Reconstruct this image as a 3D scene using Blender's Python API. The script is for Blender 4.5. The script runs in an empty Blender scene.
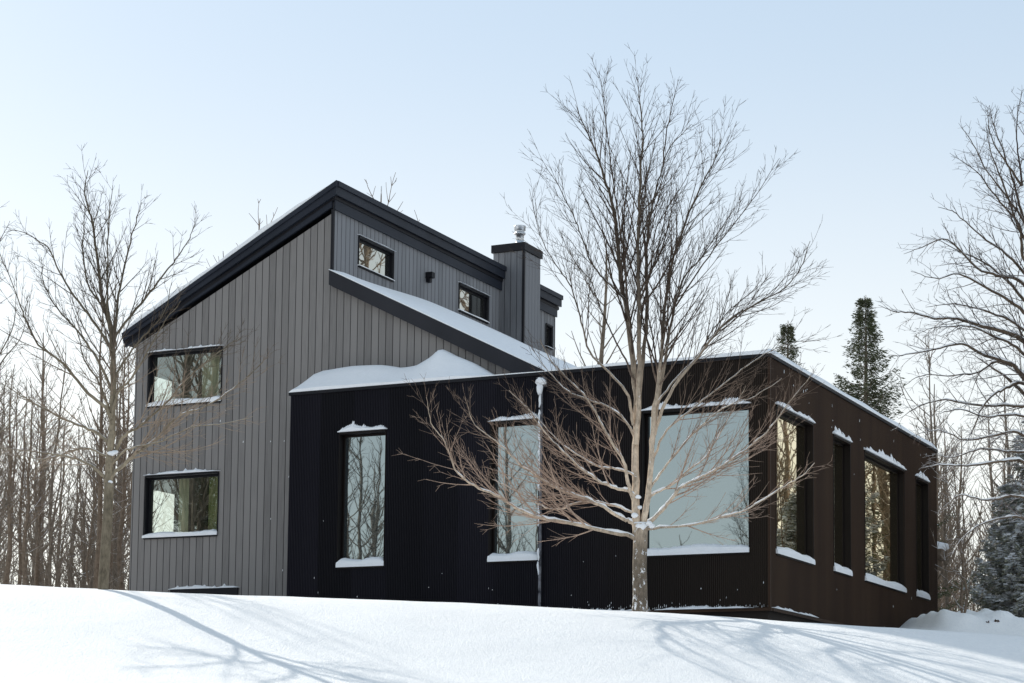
import bpy, math, random
import numpy as np
from mathutils import Vector, Matrix
rnd = random.Random(7)
C = bpy.context.scene.collection
R = math.radians

# ------------------------------------------------------------------ world / sun / camera
SUN_AZ, SUN_EL = R(-30), R(27.5)          # azimuth from +Y (away from camera) towards +X
sc = bpy.context.scene
w = bpy.data.worlds.new("World"); sc.world = w; w.use_nodes = True
nt = w.node_tree; nt.nodes.clear()
sky = nt.nodes.new('ShaderNodeTexSky'); sky.sky_type = 'NISHITA'; sky.sun_disc = False
sky.sun_elevation = SUN_EL; sky.sun_rotation = SUN_AZ
sky.altitude = 200; sky.air_density = 1.0; sky.dust_density = 0.6; sky.ozone_density = 1.6
bg = nt.nodes.new('ShaderNodeBackground'); bg.inputs['Strength'].default_value = 0.15
hs = nt.nodes.new('ShaderNodeHueSaturation'); hs.inputs['Saturation'].default_value = 0.62
out = nt.nodes.new('ShaderNodeOutputWorld')
nt.links.new(sky.outputs[0], hs.inputs['Color']); 
hz = nt.nodes.new('ShaderNodeVectorMath'); hz.operation = 'MULTIPLY_ADD'     # thin bright high haze over the clear sky
hz.inputs[1].default_value = (.28, .28, .28); hz.inputs[2].default_value = (2.78, 3.52, 4.25)
nt.links.new(hs.outputs[0], hz.inputs[0])
tc = nt.nodes.new('ShaderNodeTexCoord'); sz = nt.nodes.new('ShaderNodeSeparateXYZ'); nt.links.new(tc.outputs['Generated'], sz.inputs[0])
mr_ = nt.nodes.new('ShaderNodeMapRange'); mr_.interpolation_type = 'SMOOTHSTEP'
mr_.inputs['From Min'].default_value = .38; mr_.inputs['From Max'].default_value = .10; nt.links.new(sz.outputs[2], mr_.inputs['Value'])
h2 = nt.nodes.new('ShaderNodeVectorMath'); h2.operation = 'MULTIPLY_ADD'; h2.inputs[1].default_value = (2.5, 1.7, .55)   # whiter haze towards the horizon
nt.links.new(mr_.outputs[0], h2.inputs[0]); nt.links.new(hz.outputs[0], h2.inputs[2]); nt.links.new(h2.outputs[0], bg.inputs['Color']); nt.links.new(bg.outputs[0], out.inputs[0])

sd = bpy.data.lights.new('sun', 'SUN'); sd.energy = 5.0; sd.angle = R(0.53); sd.color = (1.0, 0.955, 0.875)
so = bpy.data.objects.new('sun', sd); C.objects.link(so)
sdir = Vector((math.sin(SUN_AZ) * math.cos(SUN_EL), math.cos(SUN_AZ) * math.cos(SUN_EL), math.sin(SUN_EL)))
so.rotation_euler = sdir.to_track_quat('Z', 'Y').to_euler()
so.location = sdir * 60

cd = bpy.data.cameras.new('camera'); cam = bpy.data.objects.new('camera', cd); C.objects.link(cam)
cd.sensor_width = 36; cd.lens = 2003.955 / 1024 * 36; cd.shift_y = (566.25 - 341.5) / 1024
cd.clip_start = 0.1; cd.clip_end = 4000
Rx = Vector((0.99993919, -0.00106044, 0.01097651)); Uy = Vector((-0.01102761, -0.09615659, 0.99530513)); Fz = Vector((0, 0.99536565, 0.09616243))
cam.matrix_world = Matrix(((Rx.x, Uy.x, -Fz.x, 0), (Rx.y, Uy.y, -Fz.y, 0), (Rx.z, Uy.z, -Fz.z, 0), (0, 0, 0, 1)))
sc.camera = cam
sc.render.resolution_x = 1024; sc.render.resolution_y = 683
sc.view_settings.view_transform = 'Standard'; sc.view_settings.look = 'None'; sc.view_settings.exposure = 0
try:
    sc.cycles.transparent_max_bounces = 16
except Exception:
    pass

# ------------------------------------------------------------------ materials
def mat(name):
    m = bpy.data.materials.new(name); m.use_nodes = True
    t = m.node_tree; b = t.nodes['Principled BSDF']
    return m, t, b
def N(t, k, **kw):
    n = t.nodes.new(k)
    for a, v in kw.items():
        if a in n.inputs.keys() if hasattr(n.inputs, 'keys') else False: n.inputs[a].default_value = v
        else: setattr(n, a, v)
    return n
def ramp(t, p):
    r = t.nodes.new('ShaderNodeValToRGB')
    while len(r.color_ramp.elements) < len(p): r.color_ramp.elements.new(0.5)
    for e, (x, c) in zip(r.color_ramp.elements, p):
        e.position = x; e.color = (c[0], c[1], c[2], 1)
    return r
def noise(t, scale, detail=4, vec=None, rough=0.5):
    n = t.nodes.new('ShaderNodeTexNoise'); n.inputs['Scale'].default_value = scale; n.inputs['Detail'].default_value = detail
    n.inputs['Roughness'].default_value = rough
    if vec is not None: t.links.new(vec, n.inputs['Vector'])
    return n
def objcoord(t, scale=None):
    c = t.nodes.new('ShaderNodeTexCoord')
    if scale is None: return c.outputs['Object']
    mp = t.nodes.new('ShaderNodeMapping'); mp.inputs['Scale'].default_value = scale
    t.links.new(c.outputs['Object'], mp.inputs['Vector']); return mp.outputs[0]
def bump(t, b, h, strength=0.3, dist=0.02):
    n = t.nodes.new('ShaderNodeBump'); n.inputs['Strength'].default_value = strength; n.inputs['Distance'].default_value = dist
    t.links.new(h, n.inputs['Height']); t.links.new(n.outputs[0], b.inputs['Normal'])

def snow_mat(name, col=(0.97, 0.96, 0.945), bs=0.35, big=True):
    m, t, b = mat(name)
    v = objcoord(t)
    n1 = noise(t, 1.3 if big else 6, 5, v); n2 = noise(t, 20 if big else 50, 6, objcoord(t, (1, .35, 1)) if big else v, 0.8)
    r = ramp(t, [(0.3, [c * 0.965 for c in col]), (0.7, col)]); t.links.new(n1.outputs[0], r.inputs[0])
    cr = ramp(t, [(0.38, (.93, .935, .95)), (0.58, (1, 1, 1))]); t.links.new(n2.outputs[0], cr.inputs[0])     # crust crystals
    ml = t.nodes.new('ShaderNodeMix'); ml.data_type = 'RGBA'; ml.blend_type = 'MULTIPLY'; ml.inputs['Factor'].default_value = 1
    t.links.new(r.outputs[0], ml.inputs[6]); t.links.new(cr.outputs[0], ml.inputs[7]); t.links.new(ml.outputs[2], b.inputs['Base Color'])
    b.inputs['Roughness'].default_value = 0.75
    b.inputs['Specular IOR Level'].default_value = 0.3
    ad = t.nodes.new('ShaderNodeMath'); ad.operation = 'MULTIPLY_ADD'; ad.inputs[1].default_value = 0.9 if big else 0.6
    t.links.new(n2.outputs[0], ad.inputs[0]); t.links.new(n1.outputs[0], ad.inputs[2])
    bump(t, b, ad.outputs[0], bs, 0.09 if big else 0.03)
    return m
M_snow = snow_mat('snow_ground', bs=0.5)
M_snowcap = snow_mat('snow_cap', (0.88, 0.88, 0.89), 0.3, False)

def siding(name, c1, c2, board, axis=0, rough=0.75):
    # stained vertical boards: tone varies from board to board and along the grain
    m, t, b = mat(name)
    v = objcoord(t)
    sx = t.nodes.new('ShaderNodeSeparateXYZ'); t.links.new(v, sx.inputs[0])
    ad = t.nodes.new('ShaderNodeMath'); ad.operation = 'ADD'; ad.inputs[1].default_value = 0; t.links.new(sx.outputs[axis], ad.inputs[0])
    dv = t.nodes.new('ShaderNodeMath'); dv.operation = 'DIVIDE'; dv.inputs[1].default_value = board; t.links.new(ad.outputs[0], dv.inputs[0])
    fl = t.nodes.new('ShaderNodeMath'); fl.operation = 'FLOOR'; t.links.new(dv.outputs[0], fl.inputs[0])
    wn = t.nodes.new('ShaderNodeTexWhiteNoise'); wn.noise_dimensions = '1D'; t.links.new(fl.outputs[0], wn.inputs['W'])
    gr = noise(t, 1.0, 6, objcoord(t, (45, 45, 1.6)), 0.6)
    ms = t.nodes.new('ShaderNodeMath'); ms.operation = 'MULTIPLY_ADD'; ms.inputs[1].default_value = 0.6
    t.links.new(wn.outputs[0], ms.inputs[0]); t.links.new(gr.outputs[0], ms.inputs[2])
    big = noise(t, 0.5, 3, v)
    m2 = t.nodes.new('ShaderNodeMath'); m2.operation = 'MULTIPLY_ADD'; m2.inputs[1].default_value = 0.35
    t.links.new(big.outputs[0], m2.inputs[0]); t.links.new(ms.outputs[0], m2.inputs[2])
    r = ramp(t, [(0.45, c1), (1.15, c2)]); r.color_ramp.elements[1].position = 1.0
    t.links.new(m2.outputs[0], r.inputs[0])
    fr_ = t.nodes.new('ShaderNodeMath'); fr_.operation = 'FRACT'; t.links.new(dv.outputs[0], fr_.inputs[0])
    lt = t.nodes.new('ShaderNodeMath'); lt.operation = 'LESS_THAN'; lt.inputs[1].default_value = 0.092; t.links.new(fr_.outputs[0], lt.inputs[0])
    mx = t.nodes.new('ShaderNodeMix'); mx.data_type = 'RGBA'; t.links.new(lt.outputs[0], mx.inputs['Factor'])
    t.links.new(r.outputs[0], mx.inputs[6]); mx.inputs[7].default_value = (c1[0] * .4, c1[1] * .4, c1[2] * .42, 1)
    t.links.new(mx.outputs[2], b.inputs['Base Color'])
    b.inputs['Roughness'].default_value = rough
    bump(t, b, gr.outputs[0], 0.25, 0.004)
    return m
M_gable = siding('grey_stained_boards', (0.120, 0.111, 0.106), (0.212, 0.197, 0.188), 0.193)
M_clere = siding('blue_grey_stained_boards', (0.110, 0.113, 0.120), (0.190, 0.193, 0.206), 0.20, 1)
M_chim = siding('blue_grey_chimney_boards', (0.090, 0.092, 0.100), (0.16, 0.163, 0.175), 0.19)

def metal(name, c1, c2, rough=0.45, metallic=0.0, sc_=0.8, zs=.25):
    m, t, b = mat(name)
    v = objcoord(t, (1, 1, zs)); n = noise(t, sc_, 5, v)
    r = ramp(t, [(0.3, c1), (0.75, c2)]); t.links.new(n.outputs[0], r.inputs[0]); t.links.new(r.outputs[0], b.inputs['Base Color'])
    b.inputs['Roughness'].default_value = rough; b.inputs['Metallic'].default_value = metallic; b.inputs['Specular IOR Level'].default_value = 0.5 if metallic else 0.18
    return m
M_blackmetal = metal('black_corrugated_metal', (0.0045, 0.004, 0.007), (0.008, 0.0072, 0.011), 0.6)
M_blackmetal_flare = metal('black_corrugated_metal_flare_tint', (0.029, 0.0142, 0.0078), (0.050, 0.027, 0.0145), 0.6, sc_=1.6, zs=.1)  # same black cladding, with the brown lens-flare veil mixed into its colour
_t = M_blackmetal.node_tree; _b = _t.nodes['Principled BSDF']; _l = _b.inputs['Base Color'].links[0].from_socket
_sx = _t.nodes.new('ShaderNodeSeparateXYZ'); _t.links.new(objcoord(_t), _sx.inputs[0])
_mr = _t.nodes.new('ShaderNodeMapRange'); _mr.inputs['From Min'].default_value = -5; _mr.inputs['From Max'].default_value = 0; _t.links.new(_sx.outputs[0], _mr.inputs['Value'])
_dv = _t.nodes.new('ShaderNodeMath'); _dv.operation = 'DIVIDE'; _dv.inputs[1].default_value = 0.903; _t.links.new(_sx.outputs[0], _dv.inputs[0])
_fl = _t.nodes.new('ShaderNodeMath'); _fl.operation = 'FLOOR'; _t.links.new(_dv.outputs[0], _fl.inputs[0])
_wn = _t.nodes.new('ShaderNodeTexWhiteNoise'); _wn.noise_dimensions = '1D'; _t.links.new(_fl.outputs[0], _wn.inputs['W'])
_mr2 = _t.nodes.new('ShaderNodeMapRange'); _mr2.inputs['To Min'].default_value = .6; _mr2.inputs['To Max'].default_value = 1.7; _t.links.new(_wn.outputs[0], _mr2.inputs['Value'])
_vm = _t.nodes.new('ShaderNodeVectorMath'); _vm.operation = 'SCALE'; _t.links.new(_l, _vm.inputs[0]); _t.links.new(_mr2.outputs[0], _vm.inputs['Scale']); _l = _vm.outputs[0]   # sheets differ slightly
_mx = _t.nodes.new('ShaderNodeMix'); _mx.data_type = 'RGBA'; _t.links.new(_mr.outputs[0], _mx.inputs['Factor']); _t.links.new(_l, _mx.inputs[6]); _mx.inputs[7].default_value = (.022, .0145, .0095, 1)  # warm flare haze painted into the wall colour towards the right corner
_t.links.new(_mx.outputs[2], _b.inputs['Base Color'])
M_trim = metal('black_blue_trim', (0.014, 0.017, 0.025), (0.022, 0.026, 0.037), 0.5)
M_trimdark = metal('black_trim', (0.008, 0.008, 0.011), (0.014, 0.014, 0.017), 0.5)
M_rake = metal('charcoal_fascia', (0.020, 0.020, 0.024), (0.030, 0.030, 0.036), 0.6)
M_reveal = metal('dark_window_reveal', (0.006, 0.004, 0.004), (0.012, 0.008, 0.007), 0.5)
M_brick = metal('concrete_foundation', (0.02, 0.016, 0.014), (0.035, 0.028, 0.024), 0.9)
M_steel = metal('galvanised_steel', (0.45, 0.47, 0.5), (0.62, 0.64, 0.66), 0.32, 0.9, 4)
M_inner = metal('interior_plaster', (0.10, 0.095, 0.085), (0.16, 0.15, 0.13), 0.9)
M_olive = metal('olive_curtain', (0.22, 0.22, 0.09), (0.36, 0.35, 0.16), 0.9, 0, 3)
M_beige = metal('pale_curtain', (0.55, 0.5, 0.36), (0.75, 0.7, 0.55), 0.9, 0, 3)

def glass(name, tint, refl, trans=(0.8, 0.85, 0.8), wob=0.0012, thr=0.0):
    m, t, b = mat(name); t.nodes.remove(b)
    o = [n for n in t.nodes if n.type == 'OUTPUT_MATERIAL'][0]
    g = t.nodes.new('ShaderNodeBsdfGlossy'); g.inputs['Roughness'].default_value = 0.012; g.inputs['Color'].default_value = (*tint, 1)
    bp = t.nodes.new('ShaderNodeBump'); bp.inputs['Strength'].default_value = 1.0; bp.inputs['Distance'].default_value = wob
    n = noise(t, 1.1, 2, objcoord(t)); t.links.new(n.outputs[0], bp.inputs['Height']); t.links.new(bp.outputs[0], g.inputs['Normal'])
    if thr > 0:
        d = t.nodes.new('ShaderNodeBsdfTransparent'); d.inputs['Color'].default_value = (*trans, 1)
    else:
        d = t.nodes.new('ShaderNodeBsdfDiffuse'); d.inputs['Color'].default_value = (*trans, 1)
    mx = t.nodes.new('ShaderNodeMixShader'); mx.inputs[0].default_value = refl
    t.links.new(d.outputs[0], mx.inputs[1]); t.links.new(g.outputs[0], mx.inputs[2]); t.links.new(mx.outputs[0], o.inputs[0])
    return m
M_glass = glass('coated_glass', (0.43, 0.52, 0.56), 0.72, (0.03, 0.04, 0.045))
M_glass_side = glass('coated_glass_bronze', (0.97, 0.88, 0.66), 0.95, (0.03, 0.03, 0.02))
M_glass_up = glass('coated_glass_upper', (0.72, 0.72, 0.66), 0.85, (0.03, 0.03, 0.03))
M_glass_clear = glass('clear_glass', (0.60, 0.68, 0.66), 0.42, (0.8, 0.88, 0.8), thr=1)

def bark(name, c1, c2, snow=0.0, sthr=0.55, low=None, zr=(1.6, 4.2), speck=0.0, foot=None):
    """low: multiplier of the colour at the foot (sunlight and snow bounce painted in), fading out over zr"""
    m, t, b = mat(name)
    v = objcoord(t, (1, 1, 0.3)); n = noise(t, 26, 6, v, 0.75)
    big = noise(t, 5.5, 4, objcoord(t), 0.6)
    mm = t.nodes.new('ShaderNodeMath'); mm.operation = 'MULTIPLY_ADD'; mm.inputs[1].default_value = 0.7
    t.links.new(big.outputs[0], mm.inputs[0]); t.links.new(n.outputs[0], mm.inputs[2])
    r = ramp(t, [(0.62, c1), (1.0, c2)]); t.links.new(mm.outputs[0], r.inputs[0])
    col = r.outputs[0]
    sz = t.nodes.new('ShaderNodeSeparateXYZ'); t.links.new(objcoord(t), sz.inputs[0])
    if low:  # light from sun and snow put into the colour of the lower limbs
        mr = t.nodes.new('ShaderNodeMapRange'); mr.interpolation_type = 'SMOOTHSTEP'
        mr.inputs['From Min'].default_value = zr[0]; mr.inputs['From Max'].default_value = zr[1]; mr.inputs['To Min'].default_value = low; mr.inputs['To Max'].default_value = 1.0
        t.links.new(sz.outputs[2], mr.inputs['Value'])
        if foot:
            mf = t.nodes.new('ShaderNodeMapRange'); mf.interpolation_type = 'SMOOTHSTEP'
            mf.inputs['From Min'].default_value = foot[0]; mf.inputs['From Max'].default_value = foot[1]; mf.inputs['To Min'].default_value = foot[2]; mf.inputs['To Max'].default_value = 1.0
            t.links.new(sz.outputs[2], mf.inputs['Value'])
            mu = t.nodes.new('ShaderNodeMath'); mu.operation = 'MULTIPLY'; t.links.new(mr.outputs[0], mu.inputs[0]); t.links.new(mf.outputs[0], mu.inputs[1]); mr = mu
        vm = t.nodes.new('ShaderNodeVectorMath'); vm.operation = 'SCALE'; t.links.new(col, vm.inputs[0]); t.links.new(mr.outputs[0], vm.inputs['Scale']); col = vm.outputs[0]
    if snow > 0:
        ge = t.nodes.new('ShaderNodeNewGeometry'); sp = t.nodes.new('ShaderNodeSeparateXYZ'); t.links.new(ge.outputs['Normal'], sp.inputs[0])
        n2 = noise(t, 3.2, 4, objcoord(t), 0.7)
        a = t.nodes.new('ShaderNodeMath'); a.operation = 'MULTIPLY_ADD'; a.inputs[1].default_value = snow
        t.links.new(n2.outputs[0], a.inputs[0]); t.links.new(sp.outputs[2], a.inputs[2])
        mr = t.nodes.new('ShaderNodeMapRange'); mr.inputs['From Min'].default_value = sthr + snow * 0.5; mr.inputs['From Max'].default_value = sthr + snow * 0.5 + 0.12
        t.links.new(a.outputs[0], mr.inputs['Value'])
        fac = mr.outputs[0]
        if speck > 0:      # snow blown into the bark of the lower trunk
            n3 = noise(t, 17, 5, objcoord(t, (1, 1, .6)), 0.75)
            zz = t.nodes.new('ShaderNodeMapRange'); zz.inputs['From Min'].default_value = 0; zz.inputs['From Max'].default_value = 1.5; zz.inputs['To Min'].default_value = .56; zz.inputs['To Max'].default_value = .66
            t.links.new(sz.outputs[2], zz.inputs['Value'])
            gt = t.nodes.new('ShaderNodeMath'); gt.operation = 'GREATER_THAN'; t.links.new(n3.outputs[0], gt.inputs[0]); t.links.new(zz.outputs[0], gt.inputs[1])
            mxx = t.nodes.new('ShaderNodeMath'); mxx.operation = 'MAXIMUM'; t.links.new(gt.outputs[0], mxx.inputs[0]); t.links.new(fac, mxx.inputs[1]); fac = mxx.outputs[0]
        mx = t.nodes.new('ShaderNodeMix'); mx.data_type = 'RGBA'
        t.links.new(fac, mx.inputs['Factor']); t.links.new(col, mx.inputs[6]); mx.inputs[7].default_value = (0.85, 0.85, 0.86, 1)
        col = mx.outputs[2]
    t.links.new(col, b.inputs['Base Color']); b.inputs['Roughness'].default_value = 0.9
    b.inputs['Specular IOR Level'].default_value = 0.15
    bump(t, b, n.outputs[0], 0.9, 0.02)
    return m
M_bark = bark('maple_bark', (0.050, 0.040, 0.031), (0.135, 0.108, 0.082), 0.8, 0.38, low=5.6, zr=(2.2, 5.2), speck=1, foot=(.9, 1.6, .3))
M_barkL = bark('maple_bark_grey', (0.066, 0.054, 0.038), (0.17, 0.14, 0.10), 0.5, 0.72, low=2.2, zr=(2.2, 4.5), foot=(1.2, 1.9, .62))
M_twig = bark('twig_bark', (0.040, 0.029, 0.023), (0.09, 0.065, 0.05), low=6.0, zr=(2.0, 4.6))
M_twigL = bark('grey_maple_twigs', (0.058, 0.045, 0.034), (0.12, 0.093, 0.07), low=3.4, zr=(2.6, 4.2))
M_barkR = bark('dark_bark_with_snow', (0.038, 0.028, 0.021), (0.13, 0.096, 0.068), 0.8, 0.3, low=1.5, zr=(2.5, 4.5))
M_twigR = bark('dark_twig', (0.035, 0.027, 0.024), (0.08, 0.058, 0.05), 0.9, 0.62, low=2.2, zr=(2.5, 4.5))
M_wood = bark('woods_bark', (0.09, 0.070, 0.053), (0.25, 0.202, 0.158), 0.5, 0.8)
M_wood2 = bark('woods_bark_brown', (0.09, 0.064, 0.046), (0.23, 0.175, 0.13), 0.7, 0.55)
M_needle = bark('spruce_needles', (0.035, 0.050, 0.028), (0.13, 0.135, 0.075))
M_needle2 = bark('cedar_needles', (0.10, 0.11, 0.08), (0.34, 0.34, 0.27))
M_stub = bark('dead_leaves', (0.04, 0.025, 0.02), (0.10, 0.06, 0.04))

# ------------------------------------------------------------------ mesh helpers
class MB:
    def __init__(s): s.v = []; s.f = []
    def quad(s, *p):
        n = len(s.v); s.v += [tuple(q) for q in p]; s.f.append(tuple(range(n, n + len(p)))); return s
    def box(s, a, b):
        x0, y0, z0 = a; x1, y1, z1 = b; n = len(s.v)
        s.v += [(x0, y0, z0), (x1, y0, z0), (x1, y1, z0), (x0, y1, z0), (x0, y0, z1), (x1, y0, z1), (x1, y1, z1), (x0, y1, z1)]
        s.f += [tuple(n + i for i in q) for q in ((0, 3, 2, 1), (4, 5, 6, 7), (0, 1, 5, 4), (1, 2, 6, 5), (2, 3, 7, 6), (3, 0, 4, 7))]
        return s
    def prism(s, poly, y0, y1):      # polygon in x-z, extruded along y
        n = len(s.v); k = len(poly)
        s.v += [(x, y0, z) for x, z in poly] + [(x, y1, z) for x, z in poly]
        s.f.append(tuple(n + i for i in range(k))); s.f.append(tuple(n + k + i for i in reversed(range(k))))
        for i in range(k):
            j = (i + 1) % k; s.f.append((n + i, n + k + i, n + k + j, n + j))
        return s
    def tube(s, pts, rad, n=6, cap=True):
        pts = [Vector(p) for p in pts]; base = len(s.v); k = len(pts); prev = None
        for i, p in enumerate(pts):
            d = (pts[min(i + 1, k - 1)] - pts[max(i - 1, 0)])
            if d.length < 1e-9: d = Vector((0, 0, 1))
            d.normalize()
            if prev is None:
                a = d.cross(Vector((0.13, 0.31, 0.94)));
                if a.length < 0.05: a = d.cross(Vector((1, 0, 0)))
            else:
                a = prev - d * prev.dot(d)
                if a.length < 1e-4: a = d.cross(Vector((1, 0, 0)))
            a.normalize(); prev = a; b = d.cross(a); r = rad[i]
            for q in range(n):
                t = 2 * math.pi * q / n
                s.v.append(tuple(p + a * (r * math.cos(t)) + b * (r * math.sin(t))))
        for i in range(k - 1):
            for q in range(n):
                q2 = (q + 1) % n; o = base + i * n
                s.f.append((o + q, o + q2, o + n + q2, o + n + q))
        if cap and n > 3:
            s.f.append(tuple(base + q for q in reversed(range(n)))); s.f.append(tuple(base + (k - 1) * n + q for q in range(n)))
        return s
    def build(s, name, m, parent=None, smooth=False):
        me = bpy.data.meshes.new(name); me.from_pydata(s.v, [], s.f)
        if m: me.materials.append(m)
        if smooth: me.polygons.foreach_set('use_smooth', [True] * len(me.polygons))
        me.update()
        o = bpy.data.objects.new(name, me); C.objects.link(o)
        if parent: o.parent = parent
        return o
def tag(o, label=None, cat=None, group=None, kind=None):
    if label: o['label'] = label
    if cat: o['category'] = cat
    if group: o['group'] = group
    if kind: o['kind'] = kind
    return o
def thing(name, label, cat, loc=(0, 0, 0), rz=0, group=None):
    o = bpy.data.objects.new(name, None); C.objects.link(o); o.location = loc; o.rotation_euler = (0, 0, rz); o.empty_display_size = 0.3
    return tag(o, label, cat, group)

# ------------------------------------------------------------------ terrain
KX = [-0.42, -0.25631, -0.20459, -0.15602, -0.11196, -0.04585, 0.00021, 0.02424, 0.06428, 0.11431, 0.14432, 0.17431, 0.2143, 0.25626, 0.42]
KZ = [0.088, 0.0849, 0.0824, 0.08105, 0.0803, 0.07855, 0.0770, 0.0761, 0.0744, 0.07185, 0.0701, 0.0685, 0.0664, 0.0639, 0.056]
_xs = np.linspace(-0.6, 0.6, 601); _z = np.interp(_xs, KX, KZ); _k = np.ones(25) / 25
_z = np.convolve(np.pad(_z, 12, mode='edge'), _k, 'valid')
def crest(t): return np.interp(t, _xs, _z)
def vnoise(x, y, s, seed=0):
    return (np.sin(x * s * 1.3 + seed) * np.cos(y * s * 0.9 + seed * 2.1) + 0.5 * np.sin(x * s * 2.7 + y * s * 1.9 + seed) + 0.3 * np.cos(x * s * 4.1 - y * s * 5.3 + seed * 3)) / 1.8
def gz(X, Y):
    X = np.asarray(X, float); Y = np.asarray(Y, float)
    Yc = np.clip(Y, 1, 60); t = X / np.maximum(Y, 12); c = crest(np.clip(t, -0.6, 0.6))
    s = np.maximum(30 - Y, 0)
    s = np.where(Y < 1, 29, s)
    D = 1.25 * (1 - np.exp(-(s / 6.0) ** 1.8)) + 0.015 * s * s / (s + 5)
    right = np.clip((t - 0.13) / 0.06, 0, 1)
    D2 = np.maximum(Yc - 30, 0) * (0.012 * (1 - right) + 0.0005)
    z = Yc * c - D - D2 + 0.012 * vnoise(X, Y, 0.5) + 0.006 * vnoise(X, Y, 1.7, 2) + 0.0022 * vnoise(X, Y, 6.3, 5)
    z = np.where(Y > 60, z - 0.01 * (Y - 60), z)
    return z
def G(x, y): return float(gz(x, y))

def grid(name, xs, ys, m, hf=gz, dz=0):
    X, Y = np.meshgrid(xs, ys); Z = hf(X, Y) + dz
    v = np.stack([X, Y, Z], -1).reshape(-1, 3); nx, ny = len(xs), len(ys)
    f = [(j * nx + i, j * nx + i + 1, (j + 1) * nx + i + 1, (j + 1) * nx + i) for j in range(ny - 1) for i in range(nx - 1)]
    me = bpy.data.meshes.new(name); me.from_pydata(v.tolist(), [], f); me.materials.append(m)
    me.polygons.foreach_set('use_smooth', [True] * len(me.polygons)); me.update()
    o = bpy.data.objects.new(name, me); C.objects.link(o); return o
xs = np.unique(np.concatenate([np.linspace(-900, -40, 30), np.linspace(-40, -12, 40), np.linspace(-12, 12, 161), np.linspace(12, 40, 50), np.linspace(40, 900, 30)]))
ys = np.unique(np.concatenate([np.linspace(-60, 0, 12), np.linspace(0, 14, 24), np.linspace(14, 34, 130), np.linspace(34, 62, 60), np.linspace(62, 160, 20), np.linspace(160, 1500, 20)]))
tag(grid('snow_ground', xs, ys, M_snow), kind='structure')

# ------------------------------------------------------------------ house (local frame: x right along the front, y away, z up)
YAW = R(25.939848)
HO = Vector((5.28899, 41.0, 0.0))
house = thing('house', 'dark modern house with grey board gable, clerestory and a low black corrugated wing under snow', 'house', HO, -YAW)
def H2W(x, y, z=0):
    return Vector((HO.x + x * math.cos(YAW) + y * math.sin(YAW), HO.y - x * math.sin(YAW) + y * math.cos(YAW), z))

def wall(mb, P, s0, s1, zb, zt, openings, prof, period):
    """P(s, off, z)->xyz ; prof: list of (fraction, offset) over one period; zb,zt functions of s"""
    cuts = set([s0, s1])
    for a, b, c, d in openings: cuts |= {a, b}
    k = math.floor(s0 / period) - 1
    while k * period < s1:
        for fr, _ in prof:
            s = (k + fr) * period
            if s0 < s < s1: cuts.add(s)
        k += 1
    fr = [p[0] for p in prof] + [1.0 + prof[0][0]]; of = [p[1] for p in prof] + [prof[0][1]]
    def off(s, side):
        q = (s + side * 1e-6) / period; q -= math.floor(q)
        if q < fr[0]: q += 1
        return float(np.interp(q, fr, of))
    cs = sorted(cuts)
    for a, b in zip(cs[:-1], cs[1:]):
        if b - a < 1e-5: continue
        mid = (a + b) / 2; iv = [(zb(a), zb(b), zt(a), zt(b))]
        for o in openings:
            if o[0] < mid < o[1]:
                nv = []
                for (l0, l1, h0, h1) in iv:
                    if o[2] > max(l0, l1): nv.append((l0, l1, min(o[2], h0), min(o[2], h1)))
                    if o[3] < min(h0, h1): nv.append((max(o[3], l0), max(o[3], l1), h0, h1))
                iv = nv
        oa, ob = off(a, 1), off(b, -1)
        for (l0, l1, h0, h1) in iv:
            if h0 - l0 < 1e-4 and h1 - l1 < 1e-4: continue
            mb.quad(P(a, oa, l0), P(b, ob, l1), P(b, ob, h1), P(a, oa, h0))
CORR = [(0.0, 0.0), (0.18, 0.0), (0.34, 0.019), (0.68, 0.019), (0.84, 0.0)]
BOARD = [(0.0, 0.0), (0.02, -0.014), (0.07, -0.014), (0.09, 0.0)]

# --- black wing
fw = MB(); FO = [(-10.29, -9.10, 4.33, 7.38), (-6.43, -5.26, 4.33, 7.38), (-2.80, -0.44, 4.33, 7.38)]
wall(fw, lambda s, o, z: (s, -o, z), -11.66, 0.0, lambda s: 3.17, lambda s: 8.42, FO, CORR, 0.043)
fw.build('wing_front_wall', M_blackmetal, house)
sw = MB(); SO = [(0.40, 2.93, 4.33, 7.40), (4.49, 5.80, 4.33, 7.40), (7.02, 10.63, 4.33, 7.40), (11.80, 13.03, 4.33, 7.40)]
wall(sw, lambda s, o, z: (o, s, z), 0.0, 14.0, lambda s: 3.17, lambda s: 8.42, SO, CORR, 0.043)
sw.build('wing_side_wall', M_blackmetal_flare, house)
MB().box((-0.02, -0.035, 3.16), (0.035, 0.02, 8.41)).build('corner_trim', M_blackmetal_flare, house)
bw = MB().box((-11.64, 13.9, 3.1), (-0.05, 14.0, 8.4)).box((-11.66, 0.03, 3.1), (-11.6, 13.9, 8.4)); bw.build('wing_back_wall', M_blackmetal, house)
MB().box((-11.62, 0.05, 8.30), (-0.03, 13.97, 8.43)).build('wing_roof', M_trimdark, house)
cp = MB().box((-11.69, -0.05, 8.385), (0.055, 0.06, 8.455)).box((0.0, 0.06, 8.385), (0.055, 14.04, 8.455)); cp.build('roof_edge_trim', M_trimdark, house)
fd = MB().box((-11.6, 0.04, 1.5), (-0.04, 0.3, 3.18)).box((-0.3, 0.3, 1.5), (-0.04, 13.9, 3.18)); fd.build('foundation', M_brick, house)
ld = MB().box((-5.2, -0.07, 3.10), (0.06, 0.05, 3.165)).box((0.03, 0.05, 3.10), (0.07, 13.9, 3.165)); ld.build('base_flashing', M_blackmetal_flare, house)

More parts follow.
